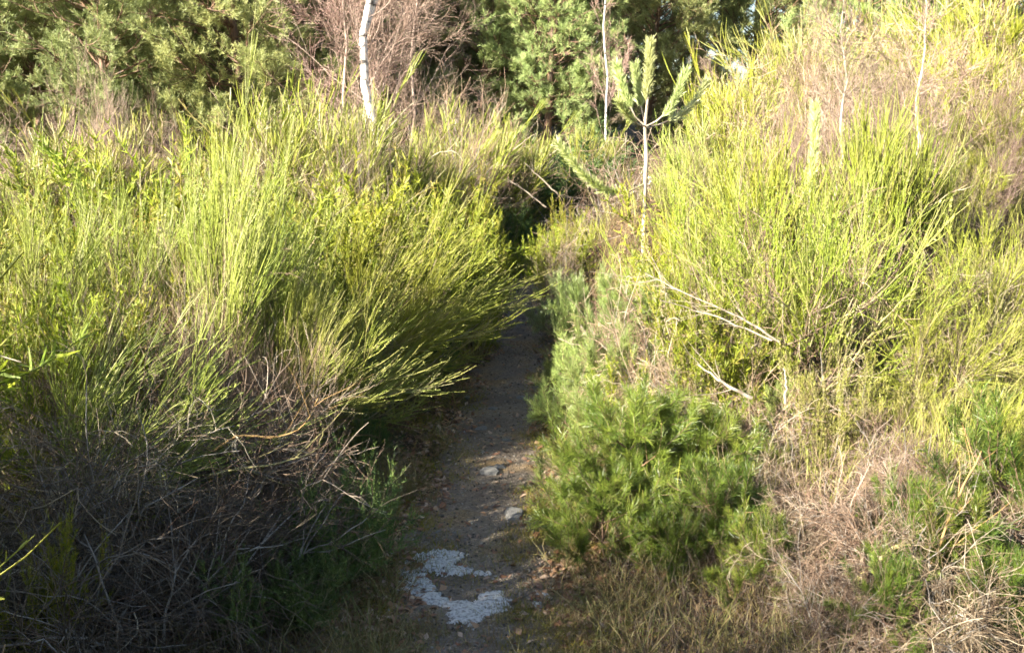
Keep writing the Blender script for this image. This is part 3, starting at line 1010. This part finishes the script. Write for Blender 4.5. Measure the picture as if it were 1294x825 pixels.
put('bare_shrub', 'bare_shrub', 1045, 70, 6.9, 'pinkish bare shrub behind the slim yellow broom', .6, 4.2)
put('bare_shrub', 'bare_shrub', 1255, 40, 7.6, 'beige bare shrub below the corner broom', .7, .2, 'dead')
put('pine_young2', 'young_pine', 765, 570, 3.5, 'lowest dark pine boughs brushing the right path edge', .9, 2.5)
put('pine_young2', 'young_pine', 880, 500, 3.8, 'dark young pine at the back of the near pine group', .9, 3.5)
put('pine_low', 'young_pine', 960, 640, 3.05, 'bright tufted pine sprig between low pine and dead twigs', .7, .8)
put('pine_low', 'young_pine', 1150, 600, 3.1, 'pine sprig in front of the mossy bent branch', .6, .8)
put('pine_low', 'young_pine', 1270, 690, 2.7, 'low pine sprig in the bottom right corner', .6, 2.8)
put('broom_far', 'broom_bush', 1270, -40, 10.5, 'tall broom filling the top right corner', .9, 2.1)
put('broom_far2', 'broom_bush', 1130, -20, 11.5, 'broom topping the bank behind the bare shrubs', .9, 1.1)
put('dead_tangle', 'dead_shrub', 1130, 500, 3.7, 'brown tangle beneath the spreading broom', .6, 4.0)
put('dead_bush', 'dead_shrub', 875, 320, 5.4, 'pale dead bush between candle-like pine and bleached branches', .6, 1.0)
put('pine_young', 'young_pine', 800, 485, 3.75, 'dark bushy young pine leaning over right edge of path', 1.0, .5, group=None, tilt=(0, -.04))
put('pine_young2', 'young_pine', 850, 520, 3.9, 'shaded young pine right behind the path side pine', 1.0, 1.5)
put('pine_low', 'young_pine', 905, 575, 3.35, 'small bright tufted pine in front of dead broom stalks', .85, 2.5, tilt=(0, -.08))
put('pine_low', 'young_pine', 850, 640, 3.3, 'low pine with bright tips nearest the bottom middle', .85, 4.0)
put('pine_low', 'young_pine', 1130, 690, 2.75, 'small pine sprig at bottom right before tangled dead twigs', .6, .3)
put('pine_low', 'young_pine', 1205, 610, 3.0, 'thin young pine with orange stem at lower right', .75, 1.9)
put('pine_low', 'young_pine', 1290, 500, 3.2, 'pine bough cut by the right frame edge', .8, 1.2)
put('pine_young2', 'young_pine', 740, 340, 5.9, 'blue green young pine beside path at the bend', .42, .2, 'needle_blue')
put('pine_young', 'young_pine', 800, 345, 5.2, 'blue green young pine mixed into the broom right of bend', .6, 1.2, 'needle_blue')
put('pine_low', 'young_pine', 725, 400, 5.9, 'lowest blue green pine boughs touching the path', .6, 2.2, 'needle_blue')
put('pine_low', 'young_pine', 990, 480, 4.1, 'pale green little pine inside pale dead stalks', .5, 3.0, 'needle_blue')

put('broom_fan', 'broom_bush', 1040, 205, 4.6, 'large fan shaped broom filling the right foreground', .72, .6)
put('broom_fan2', 'broom_bush', 1200, 330, 4.3, 'spreading broom at right edge with yellow lichened stems', .75, 2.1)
put('broom_fan', 'broom_bush', 935, 200, 5.0, 'bright broom left behind the large fan shaped broom', .7, 2.6)
put('broom_fan2', 'broom_bush', 880, 290, 5.2, 'bright broom above the blue green pines', .6, 4.4)
put('broom_up', 'broom_bush', 1130, 110, 5.6, 'narrow dark green broom standing upright on the right', 1.0, .4, 'broom_bright')
put('broom_up', 'broom_bush', 1160, 160, 5.8, 'second narrow upright broom just right of first', 1.1, 1.4, 'broom_bright')
put('broom_up', 'broom_bush', 975, 150, 5.8, 'slim yellow broom behind bright broom on the right', 1.2, 1.4, 'broom_bright')
put('broom_fan', 'broom_bush', 1260, 260, 4.9, 'broom bush at right frame edge behind the spreading broom', .9, 4.2)
put('broom_arch', 'broom_bush', 1220, 500, 3.4, 'low broom with drooping yellow rods at the right', .9, 0.2)
put('dead_tangle2', 'dead_shrub', 900, 400, 4.3, 'bleached dead broom stalks in the sun right of path', .6, 3.2)
put('dead_tangle', 'dead_shrub', 970, 450, 4.0, 'pale dead tangle under the large fan shaped broom', .8, 1.0)
put('dead_tangle', 'dead_shrub', 1090, 560, 3.2, 'dense straw coloured twig tangle in right foreground', .75, 2.0)
put('dead_tangle2', 'dead_shrub', 1020, 620, 3.15, 'crossing dead twigs between two small pines', .8, 4.4)
put('dead_tangle2', 'dead_shrub', 1200, 640, 2.8, 'dead twig tangle at lower right frame corner', .9, 4.9)
put('dead_tangle', 'dead_shrub', 1280, 600, 3.1, 'brown tangle cut by right frame edge', .8, 5.2)
put('gorse_a', 'gorse_bush', 1170, 480, 4.0, 'gorse with small yellow leaves under spreading broom', .55, 5.2, 'broom_olive')
put('gorse_a', 'gorse_bush', 1060, 440, 3.9, 'gorse growing through lower stems of fan shaped broom', .5, 2.2, 'broom_olive')
put('gorse_b', 'gorse_bush', 805, 440, 4.6, 'low gorse between shaded pine and blue green pines', .6, 2.2)
# ---- right middle distance
put('gorse_a', 'gorse_bush', 705, 275, 7.6, 'yellow gorse on right verge where the path bends', .6, .2)
put('gorse_b', 'gorse_bush', 728, 250, 8.0, 'gorse bush under the pale pine bough', .4, 1.2)
put('gorse_a', 'gorse_bush', 880, 262, 6.6, 'gorse right of the candle-like pine stem', .45, 3.2)
put('dead_tangle', 'dead_shrub', 712, 268, 7.4, 'pale pinkish dead twigs left of the white rocks', .4, .2)
put('dead_tangle2', 'dead_shrub', 770, 175, 10.4, 'whitish dead grass-like bush behind the candle-like pine', .8, 1.2)
put('broom_far', 'broom_bush', 800, 325, 6.3, 'yellow broom in front of the white rocks', .45, 3.2)
put('broom_far', 'broom_bush', 890, 135, 8.8, 'pale hazy broom right of the candle-like pine', .9, 1.1, 'broom_pale')
put('broom_far2', 'broom_bush', 865, 170, 8.0, 'pale broom directly right of little pine', .8, 1.8, 'broom_pale')
put('broom_far2', 'broom_bush', 965, 50, 9.0, 'yellow broom with rusty dark heart near the far pines', .7, 4.1)
put('broom_far', 'broom_bush', 935, 85, 9.4, 'bright broom just left of rusty hearted broom', .7, 5.1)
put('broom_far', 'broom_bush', 1030, 5, 10.5, 'tall yellow green broom behind bare shrubs on the bank', .9, 2.1, 'broom_olive')
put('broom_far2', 'broom_bush', 1250, 20, 8.6, 'deep green broom in the upper right corner', .9, 3.1)
put('broom_far', 'broom_bush', 1190, 40, 9.6, 'broom behind the birch sapling on the bank', .9, 4.1)
put('broom_far2', 'broom_bush', 1290, 110, 7.2, 'broom bush on right frame edge below the corner broom', .9, 5.1)
put('broom_far', 'broom_bush', 1100, 200, 7.4, 'olive broom among the bare shrubs on the bank', .9, .7, 'broom_olive')
put('broom_far2', 'broom_bush', 1225, 165, 6.7, 'green broom below the birch sapling', .7, 1.7)
put('broom_far2', 'broom_bush', 1000, 140, 7.7, 'olive broom left of the bare shrubs', .9, 2.7, 'broom_olive')
put('bare_shrub', 'bare_shrub', 1060, 5, 7.5, 'tall beige bare shrub left of the birch sapling', .8, 2.7, 'dead')
put('bare_shrub', 'bare_shrub', 1110, 25, 6.7, 'forked bare shrub on the bank with pinkish twigs', .7, 1.7)
put('bare_shrub', 'bare_shrub', 1010, 60, 7.4, 'beige bare shrub right of rusty hearted broom', .9, .7, 'dead')
put('bare_shrub', 'bare_shrub', 1150, 40, 9.4, 'bare shrub half hidden behind the birch sapling', .9, 3.7, 'dead')
put('bare_shrub', 'bare_shrub', 1270, 140, 6.6, 'bare shrub near the right frame edge', .8, 5.7)
put('dead_bush', 'dead_shrub', 1240, 250, 6.2, 'brownish dead bush at right edge of the bank', .9, 5.7)
put('dead_bush', 'dead_shrub', 1080, 200, 6.4, 'dead bush behind the large fan shaped broom', .7, 4.7)
put('birch_sapling', 'birch_sapling', 1180, -60, 6.3, 'thin birch sapling with pale lower stem on right bank', 1.5, .3)
put('birch_sapling', 'birch_sapling', 1075, -60, 6.6, 'slender sapling rising out of frame left of pale stemmed birch', 1.2, 1.3)
put('birch_sapling', 'birch_sapling', 905, 70, 10.0, 'leafless sapling in front of the far right pines', .8, 1.3)
# ---- birches far
put('birch_big', 'birch_tree', 438, -1100, 13.5, 'white trunked birch with forked stem and pinkish twigs', .9, 0.2, hs=1.05)
put('birch_thin', 'birch_tree', 430, -300, 14.8, 'thin brown birch close behind left of the white one', 1.0, 1.4, hs=.9)
put('birch_thin', 'birch_tree', 500, -300, 15.0, 'thin birch right behind white birch', 1.0, 3.4, hs=.85)
put('birch_pale', 'birch_tree', 776, -300, 23, 'slim pale birch among pines above candle-like pine', .55, 3.9, hs=1.2)

# ---- far pines
far = [
    (-60, 17, 'pine_far', 'far left pine half out of frame'),
    (40, 19, 'pine_far2', 'pine behind the pinkish shrubs in upper left corner'),
    (130, 16.5, 'pine_far3', 'near left pine with dense drooping crown'),
    (215, 18, 'pine_far', 'pine above the tallest pale broom'),
    (300, 17, 'pine_far2', 'bushy pine left of the birches with low boughs'),
    (375, 18.5, 'pine_far3', 'pine just left of white birch'),
    (90, 23, 'pine_far', None), (180, 24, 'pine_far2', None), (260, 23, 'pine_far3', None), (340, 25, 'pine_far', None), (0, 25, 'pine_far3', None),
    (430, 24, 'pine_far3', 'dark pine directly behind the white birch'),
    (545, 23, 'pine_far2', 'pine right of the birches with bare orange limbs'),
    (615, 20.5, 'pine_far', 'bright pine in the middle above dark hollow'),
    (690, 19.5, 'pine_far2', 'low spreading pine with boughs over shaded foot'),
    (745, 24, 'pine_far3', 'thin pine with sky showing beside it'),
    (820, 22, 'pine_far2', 'pine behind the candle-like young pine'),
    (885, 27, 'pine_far3', 'pine trunk seen between sky gaps on right'),
    (960, 24, 'pine_far', 'pine at right end of far row beside broom'),
    (45, 21, 'pine_far2', None), (155, 20, 'pine_far', None), (225, 22, 'pine_far3', None), (290, 21, 'pine_far', None), (350, 21, 'pine_far3', None), (405, 20, 'pine_far', None), (500, 21, 'pine_far2', None), (580, 24, 'pine_far', None), (650, 22, 'pine_far3', None), (715, 23, 'pine_far', None), (-20, 20, 'pine_far', None), (460, 22, 'pine_far3', None),
    (480, 28, 'pine_far', None), (580, 29, 'pine_far3', None), (660, 28, 'pine_far', None), (805, 34, 'pine_far2', None),
    (1100, 19, 'pine_far', 'pine glimpsed behind the topmost bank broom'), (1270, 20, 'pine_far2', 'pine behind the top right corner broom'),
    (1040, 26, 'pine_far2', 'pine hidden mostly by the bare shrubs on bank'),
    (-150, 20, 'pine_far3', None), (1150, 25, 'pine_far', None), (1260, 24, 'pine_far3', None), (520, 35, 'pine_far2', None), (390, 32, 'pine_far2', None), (250, 33, 'pine_far', None), (90, 33, 'pine_far3', None),
    (620, 42, 'pine_far2', None),
]
for k, (px, Yd, key, lab) in enumerate(far):
    hidden = lab is None
    put(key, 'pine_tree', px, 0, Yd * 1.4, lab or 'pine in the back row showing only as dark green between nearer crowns',
        1.0, None, group='back row of pines' if hidden else 'pines in the far row', hs=.8 + .3 * rng.random())

# ---- shrubs outside the frame that throw the shade over the path and lower left
for k, (x, y, h, key) in enumerate([(-2.3, 1.5, 1.5, 'broom_fan'), (-2.0, .5, 1.35, 'broom_tall2'), (-2.7, .3, 1.6, 'broom_fan'), (-3.4, 2.2, 1.7, 'broom_fan2'), (-3.2, 1.2, 1.6, 'gorse_a'), (-1.9, -.6, 1.4, 'broom_fan'), (-3.6, -.2, 1.8, 'broom_tall'), (-4.2, 3.2, 1.7, 'broom_tall2'), (-2.7, 2.4, 1.2, 'gorse_a'), (-1.5, -1.6, 1.3, 'broom_fan2'), (-2.6, -1.6, 1.7, 'broom_tall2'), (-2.5, 1.0, 1.5, 'broom_fan2'), (-3.0, .6, 1.6, 'broom_far2'), (-2.2, -.2, 1.5, 'broom_far2'), (-3.5, 1.7, 1.5, 'broom_far'), (-1.6, -.9, 1.3, 'gorse_a')]):
    s = 1.25 * h / K[key][1]
    nm = 'gorse_bush' if key.startswith('gorse') else 'broom_bush'
    place(key, nm, (x, y, float(gz(x, y))), (s, s, s), k * 1.3, 'bush standing beside the camera outside the left of the photo', CATS[nm], 'bushes outside the left of the frame')


# ================================================================== CANDLE PINE (hero sapling)
def candle_pine():
    base = at(815, 245, 6.5)
    g0 = float(gz(base[0], 6.5))
    e = bpy.data.objects.new('young_pine', None)
    COL.objects.link(e)
    e.location = (base[0], 6.5, g0)
    tag(e, 'slender young pine with bare white stem and upright candle-like shoots', 'young pine')

    def L(px, py, dy=0.0):
        q = at(px, py, 6.5 + dy)
        return (q[0] - base[0], dy, q[2] - g0)
    low = L(815, 240)
    T = np.array([[(0, 0, -.05), (low[0] * .5, 0, low[2] * .5), low, L(817, 200), L(815, 160), L(819, 120), L(821, 85), L(822, 58)]])
    W = Strands()
    W.add(T, np.array([[.015, .015, .014, .014, .011, .008, .007, .004]]), 9)
    me = W.mesh('candle_stem', M['young_bark'])
    o = bpy.data.objects.new('trunk', me)
    COL.objects.link(o)
    o.parent = e
    shoots = [
        [L(816, 160), L(803, 148, -.02), L(792, 125, -.04), L(785, 105, -.05), L(780, 84, -.06)],
        [L(816, 160), L(812, 143, .05), L(808, 125, .08), L(805, 105, .1), L(803, 86, .1)],
        [L(816, 160), L(830, 153, -.05), L(845, 140, -.08), L(856, 120, -.1), L(866, 92, -.12)],
        [L(816, 162), L(832, 158, .1), L(858, 148, .2), L(878, 130, .25), L(892, 105, .28)],
        [L(816, 160), L(808, 158, -.12), L(797, 150, -.2), L(789, 140, -.26), L(782, 128, -.3)],
    ]
    mains = np.array([[L(816, 128), L(818, 110), L(820, 92), L(821, 75), L(822, 55)]])
    Sx = np.array(shoots)
    Wb = Strands()
    Wb.add(Sx, taper(.009, .005, len(Sx), 5), 6)
    for k_, s in enumerate(Sx):
        ws = Strands()
        ws.add(s[None], taper(.006, .004, 1, 5), 6)
        b = bpy.data.objects.new('branch', ws.mesh('candle_branch', M['young_bark']))
        COL.objects.link(b)
        b.parent = e
        G = Strands()
        needles_on(G, s[None], 700 if k_ != 4 else 350, .062, .0020, .35, (22, 45), 2)
        n = bpy.data.objects.new('needle_shoot', G.mesh('candle_needles', M['needle_pale']))
        COL.objects.link(n)
        n.parent = b
    G = Strands()
    needles_on(G, mains, 1300, .062, .0020, .0, (22, 45), 2)
    n = bpy.data.objects.new('needle_shoot', G.mesh('leader_needles', M['needle_pale']))
    COL.objects.link(n)
    n.parent = e
    # lower boughs reaching left and right, one mesh with its needles on each
    for pts in ([L(815, 232), L(790, 245, -.1), L(762, 240, -.2), L(738, 222, -.25), L(705, 182, -.3)],
                ):
        P = np.array([pts])
        ws = Strands()
        ws.add(P, taper(.006, .003, 1, 5), 6)
        b = bpy.data.objects.new('branch', ws.mesh('low_bough', M['wood']))
        COL.objects.link(b)
        b.parent = e
        G = Strands()
        needles_on(G, P, 900, .06, .0018, .3, (25, 50), 2)
        n = bpy.data.objects.new('needle_shoot', G.mesh('bough_needles', M['needle_pale']))
        COL.objects.link(n)
        n.parent = b


candle_pine()
# a second, smaller candle between the brooms on the right
q = at(1030, 135, 5.6)
g0 = float(gz(q[0], 5.6))
e = bpy.data.objects.new('young_pine', None)
COL.objects.link(e)
e.location = (q[0], 5.6, g0)
tag(e, 'single pale pine leader poking up behind large fan shaped broom', 'young pine')
hh = q[2] - g0
T = np.array([[(0, 0, -.05), (.01, 0, hh * .3), (0, 0, hh * .6), (.01, 0, hh * .85), (0, 0, hh)]])
W = Strands()
W.add(T, taper(.014, .004, 1, 5), 8)
o = bpy.data.objects.new('trunk', W.mesh('leader_stem', M['young_bark']))
COL.objects.link(o)
o.parent = e
G = Strands()
needles_on(G, T[:, 2:], 1300, .055, .0016, .1, (22, 45), 2)
o = bpy.data.objects.new('needle_shoot', G.mesh('leader_tuft', M['needle_pale']))
COL.objects.link(o)
o.parent = e


# ================================================================== FALLEN BRANCHES
def branch(pts, r, label, mat='wood', sub=8, Ysp=None):
    P = np.array([[at(px, py, Yd) for px, py, Yd in pts]])
    # smooth
    t = np.linspace(0, 1, len(pts))
    tt = np.linspace(0, 1, 14)
    Q = np.stack([np.interp(tt, t, P[0, :, c]) for c in range(3)], -1)
    Q[1:-1] = (Q[:-2] + 2 * Q[1:-1] + Q[2:]) / 4
    Q[1:-1] += rng.normal(size=(12, 3)) * .0025
    W = Strands()
    W.add(Q[None], taper(r, r * .35, 1, 14), 8)
    if sub:
        p, dd, t_, i = pick(Q[None], sub, .2, 1, (20, 50))
        W.add(grow(p, dd, .1 + .2 * rng.random(sub), 6, .2, .2), taper(r * .28, r * .1, sub, 6), 4)
    o = bpy.data.objects.new('branch', W.mesh('branch', M[mat]))
    COL.objects.link(o)
    tag(o, label, 'branch')


M['bleached'] = bark_mat('bleached_wood', (.14, .11, .08), (.36, .30, .22), scale=50)
M['lichen_wood'] = bark_mat('lichen_wood', (.22, .18, .08), (.42, .38, .14), scale=40)
M['orange_bark'] = bark_mat('orange_bark', (.26, .15, .05), (.45, .29, .11), scale=30)
branch([(985, 432, 4.0), (930, 398, 4.05), (865, 372, 4.1), (815, 345, 4.2)], .0055, 'long bleached branch slanting up left out of fan shaped broom', 'bleached', 14)
branch([(975, 430, 3.95), (925, 408, 4.0), (880, 392, 4.05), (835, 380, 4.1)], .0045, 'bleached branch lying just under the longest one', 'bleached', 8)
branch([(950, 503, 3.75), (925, 490, 3.75), (905, 476, 3.8), (880, 460, 3.85)], .008, 'short whitish stick in the dead stalks', 'bleached', 4)
branch([(992, 510, 3.7), (993, 480, 3.72), (990, 465, 3.75)], .006, 'upright bleached stub beside pale green little pine', 'bleached', 0)
branch([(1080, 735, 2.95), (1125, 695, 3.0), (1160, 672, 3.0), (1195, 660, 3.05)], .010, 'thick mossy yellow branch bending up at lower right', 'lichen_wood', 5)
branch([(1155, 815, 2.75), (1170, 730, 2.85), (1195, 665, 2.95), (1215, 620, 3.0), (1240, 570, 3.1)], .006, 'orange barked stem rising at the lower right', 'orange_bark', 8)
branch([(1035, 560, 4.3), (1042, 480, 4.3), (1035, 400, 4.4), (1025, 340, 4.45)], .008, 'pale flaking central stem inside fan shaped broom', 'lichen_wood', 14)
branch([(1050, 520, 4.3), (1080, 450, 4.3), (1110, 410, 4.35), (1160, 360, 4.4)], .006, 'yellow stem slanting right inside fan shaped broom', 'lichen_wood', 14)
branch([(1020, 560, 4.3), (985, 490, 4.35), (930, 400, 4.4), (880, 330, 4.4)], .006, 'yellow stem slanting left inside fan shaped broom', 'lichen_wood', 14)
branch([(270, 570, 3.3), (300, 548, 3.3), (350, 553, 3.3), (385, 540, 3.3), (402, 503, 3.3)], .0042, 'curled sunlit twig hooking upward over left verge', 'orange_bark', 5)
branch([(265, 600, 3.2), (300, 592, 3.2), (365, 583, 3.2), (405, 568, 3.2), (408, 540, 3.2)], .0042, 'lower curled green twig hooking upward left of the path', 'lichen_wood', 5)
branch([(690, 262, 9), (662, 240, 9), (640, 225, 9)], .008, 'dry stalk crossing mouth of the dark hollow', 'bleached', 2)
branch([(705, 245, 9), (680, 222, 9), (662, 205, 9)], .008, 'upper dry stalk crossing mouth of the dark hollow', 'bleached', 2)

# ================================================================== GROUND COVER (uncountable)


def scatter(n, ymin, ymax, half, near=2.0):
    y = ymin * (ymax / ymin) ** (rng.random(n))      # denser near the camera
    x = pxc(y) + (rng.random(n) * 2 - 1) * half * (.35 + y * .12)
    return x, y


def cover(name, label, mat, n, ymin, ymax, half, h, width, sides=2, up=.3, spread=1.0, wob=.3, clump=None, keep=None, k=4):
    if clump:
        nc = n // clump
        cx, cy = scatter(nc, ymin, ymax, half)
        if keep is not None:
            m = keep(cx, cy)
            cx, cy = cx[m], cy[m]
        x = np.repeat(cx, clump) + rng.normal(size=len(cx) * clump) * .035
        y = np.repeat(cy, clump) + rng.normal(size=len(cx) * clump) * .035
        hc = np.repeat(.5 + .8 * rng.random(len(cx)), clump)
        rc = np.repeat(rng.random(len(cx)), clump)
    else:
        x, y = scatter(n, ymin, ymax, half)
        if keep is not None:
            m = keep(x, y)
            x, y = x[m], y[m]
        hc = .5 + .8 * rng.random(len(x))
        rc = rng.random(len(x))
    N_ = len(x)
    b = np.stack([x, y, gz(x, y) + .004], -1)
    a = rng.random(N_) * 2 * PI
    s = rng.random(N_) * spread
    d = np.stack([np.cos(a) * s, np.sin(a) * s, np.ones(N_)], -1)
    P = grow(b, d, h * hc * (.5 + .7 * rng.random(N_)), k, up, wob)
    P[:, :, 2] = np.maximum(P[:, :, 2], gz(P[:, :, 0], P[:, :, 1]) + .014)
    G = Strands()
    G.add(P, taper(width, width * .3, N_, k), sides, np.clip(rc + .2 * rng.normal(size=N_), 0, 1))
    o = bpy.data.objects.new(name, G.mesh(name, M[mat]))
    COL.objects.link(o)
    tag(o, label, name.replace('_', ' '), kind='stuff')


off = lambda d: (lambda x, y: np.abs(x - pxc(y)) > pwd(y) + d + .06 * np.sin(9 * y))
cover('dry_grass', 'straw coloured dry grass in tufts along both verges', 'grass', 70000, 1.8, 9, 2.4, .16, .0014, clump=22, keep=off(-.07), up=-.5, spread=.9, wob=.5, k=6)
cover('fallen_twigs', 'fine dead twigs matted between the bushes', 'dead_grey_shade', 60000, 1.9, 12, 3.2, .24, .0014, 3, up=-.2, spread=2.5, wob=.7, keep=off(.15), k=5)  # dark twig colour paints the shade in the gaps
cover('undergrowth', 'mixed heather and seedling broom between the bushes', 'broom_olive', 50000, 3.5, 17, 4.2, .32, .0022, clump=16, keep=lambda x, y: (np.abs(x - pxc(y)) > pwd(y) + .25) & ((y < 9.5) | (np.abs(x - pxc(y)) > 1.3)), up=.2, spread=.8, wob=.3, k=5)
pn = lambda x, y: (np.sin(x * 7 + 3) * np.sin(y * 6 + x * 3) > -.1) & (np.abs(x - pxc(y)) > np.where(y < 3.3, .0, .12))
cover('moss', 'yellow green moss and short turf at path edges', 'moss', 90000, 2.2, 7, .9, .032, .0015, clump=40, keep=pn, up=.2, spread=1.2, k=3)


cover('turf', 'short mixed turf and straw growing over the near end of the path', 'grass', 52000, 2.2, 4.2, .9, .055, .0013, clump=18, up=-.2, spread=1.3, wob=.5, keep=lambda x, y: (np.sin(x * 9 + y * 2) + np.sin(y * 11 - x * 5) + .8 * rng.normal(size=len(x)) > (y - 3.05) * 2.6 + .5), k=4)


def litter(name, label, n, ymin, ymax, keep, size, mat):
    x, y = scatter(n, ymin, ymax, 2.2)
    m = keep(x, y)
    x, y = x[m], y[m]
    N_ = len(x)
    a = rng.random(N_) * 2 * PI
    s = size * (.4 + .9 * rng.random(N_))
    u = np.stack([np.cos(a), np.sin(a), rng.normal(size=N_) * .35], -1) * s[:, None]
    v = np.stack([-np.sin(a), np.cos(a), rng.normal(size=N_) * .35], -1) * s[:, None] * (.35 + .3 * rng.random(N_))[:, None]
    c = np.stack([x, y, gz(x, y) + .008 + .014 * rng.random(N_)], -1)
    lift = np.zeros((N_, 3))
    lift[:, 2] = s * .35
    V = np.stack([c - u, c - u * .2 + v + lift * .5, c + u, c - u * .2 - v + lift * .4, c + u * .1 + lift], 1).reshape(-1, 3)
    i0 = np.arange(N_)[:, None] * 5
    f = np.concatenate([i0 + np.array([0, 4, 1]), i0 + np.array([1, 4, 2]), i0 + np.array([2, 4, 3]), i0 + np.array([3, 4, 0])], 1).reshape(-1)
    r = np.repeat(rng.random(N_), 5)
    me = raw_mesh(name, V, f, 3, M[mat], r, np.ones(len(r)), smooth=False)
    o = bpy.data.objects.new(name, me)
    COL.objects.link(o)
    tag(o, label, name.replace('_', ' '), kind='stuff')


lk = lambda x, y: (np.abs(x - pxc(y)) > pwd(y) * .7 + .08 * np.sin(7 * y + 1)) | (rng.random(len(x)) < .12)
litter('leaf_litter', 'brown fallen leaves along the sides of the path', 60000, 2.2, 8, lk, .018, 'litter')


def gravel():
    n = 9000
    y = 1.9 * (11 / 1.9) ** rng.random(n)
    x = pxc(y) + rng.normal(size=n) * pwd(y) * .55
    s = .0022 + .005 * rng.random(n) ** 3
    dirs = np.array([(1, 0, 0), (0, 1, 0), (-1, 0, 0), (0, -1, 0), (0, 0, 1), (0, 0, -1)], float)
    V = dirs[None] * (1 + .35 * rng.normal(size=(n, 6, 1))) * s[:, None, None]
    V += rng.normal(size=(n, 6, 3)) * s[:, None, None] * .25
    V += np.stack([x, y, gz(x, y) + .016], -1)[:, None]
    tri = np.array([(0, 1, 4), (1, 2, 4), (2, 3, 4), (3, 0, 4), (1, 0, 5), (2, 1, 5), (3, 2, 5), (0, 3, 5)])
    f = (np.arange(n)[:, None, None] * 6 + tri[None]).reshape(-1)
    me = raw_mesh('gravel', V.reshape(-1, 3), f, 3, M['gravel'], np.repeat(rng.random(n) ** 1.6, 6), np.ones(n * 6), smooth=False)
    o = bpy.data.objects.new('gravel', me)
    COL.objects.link(o)
    tag(o, 'fine grey gravel trodden into the path', 'gravel', kind='stuff')


gravel()
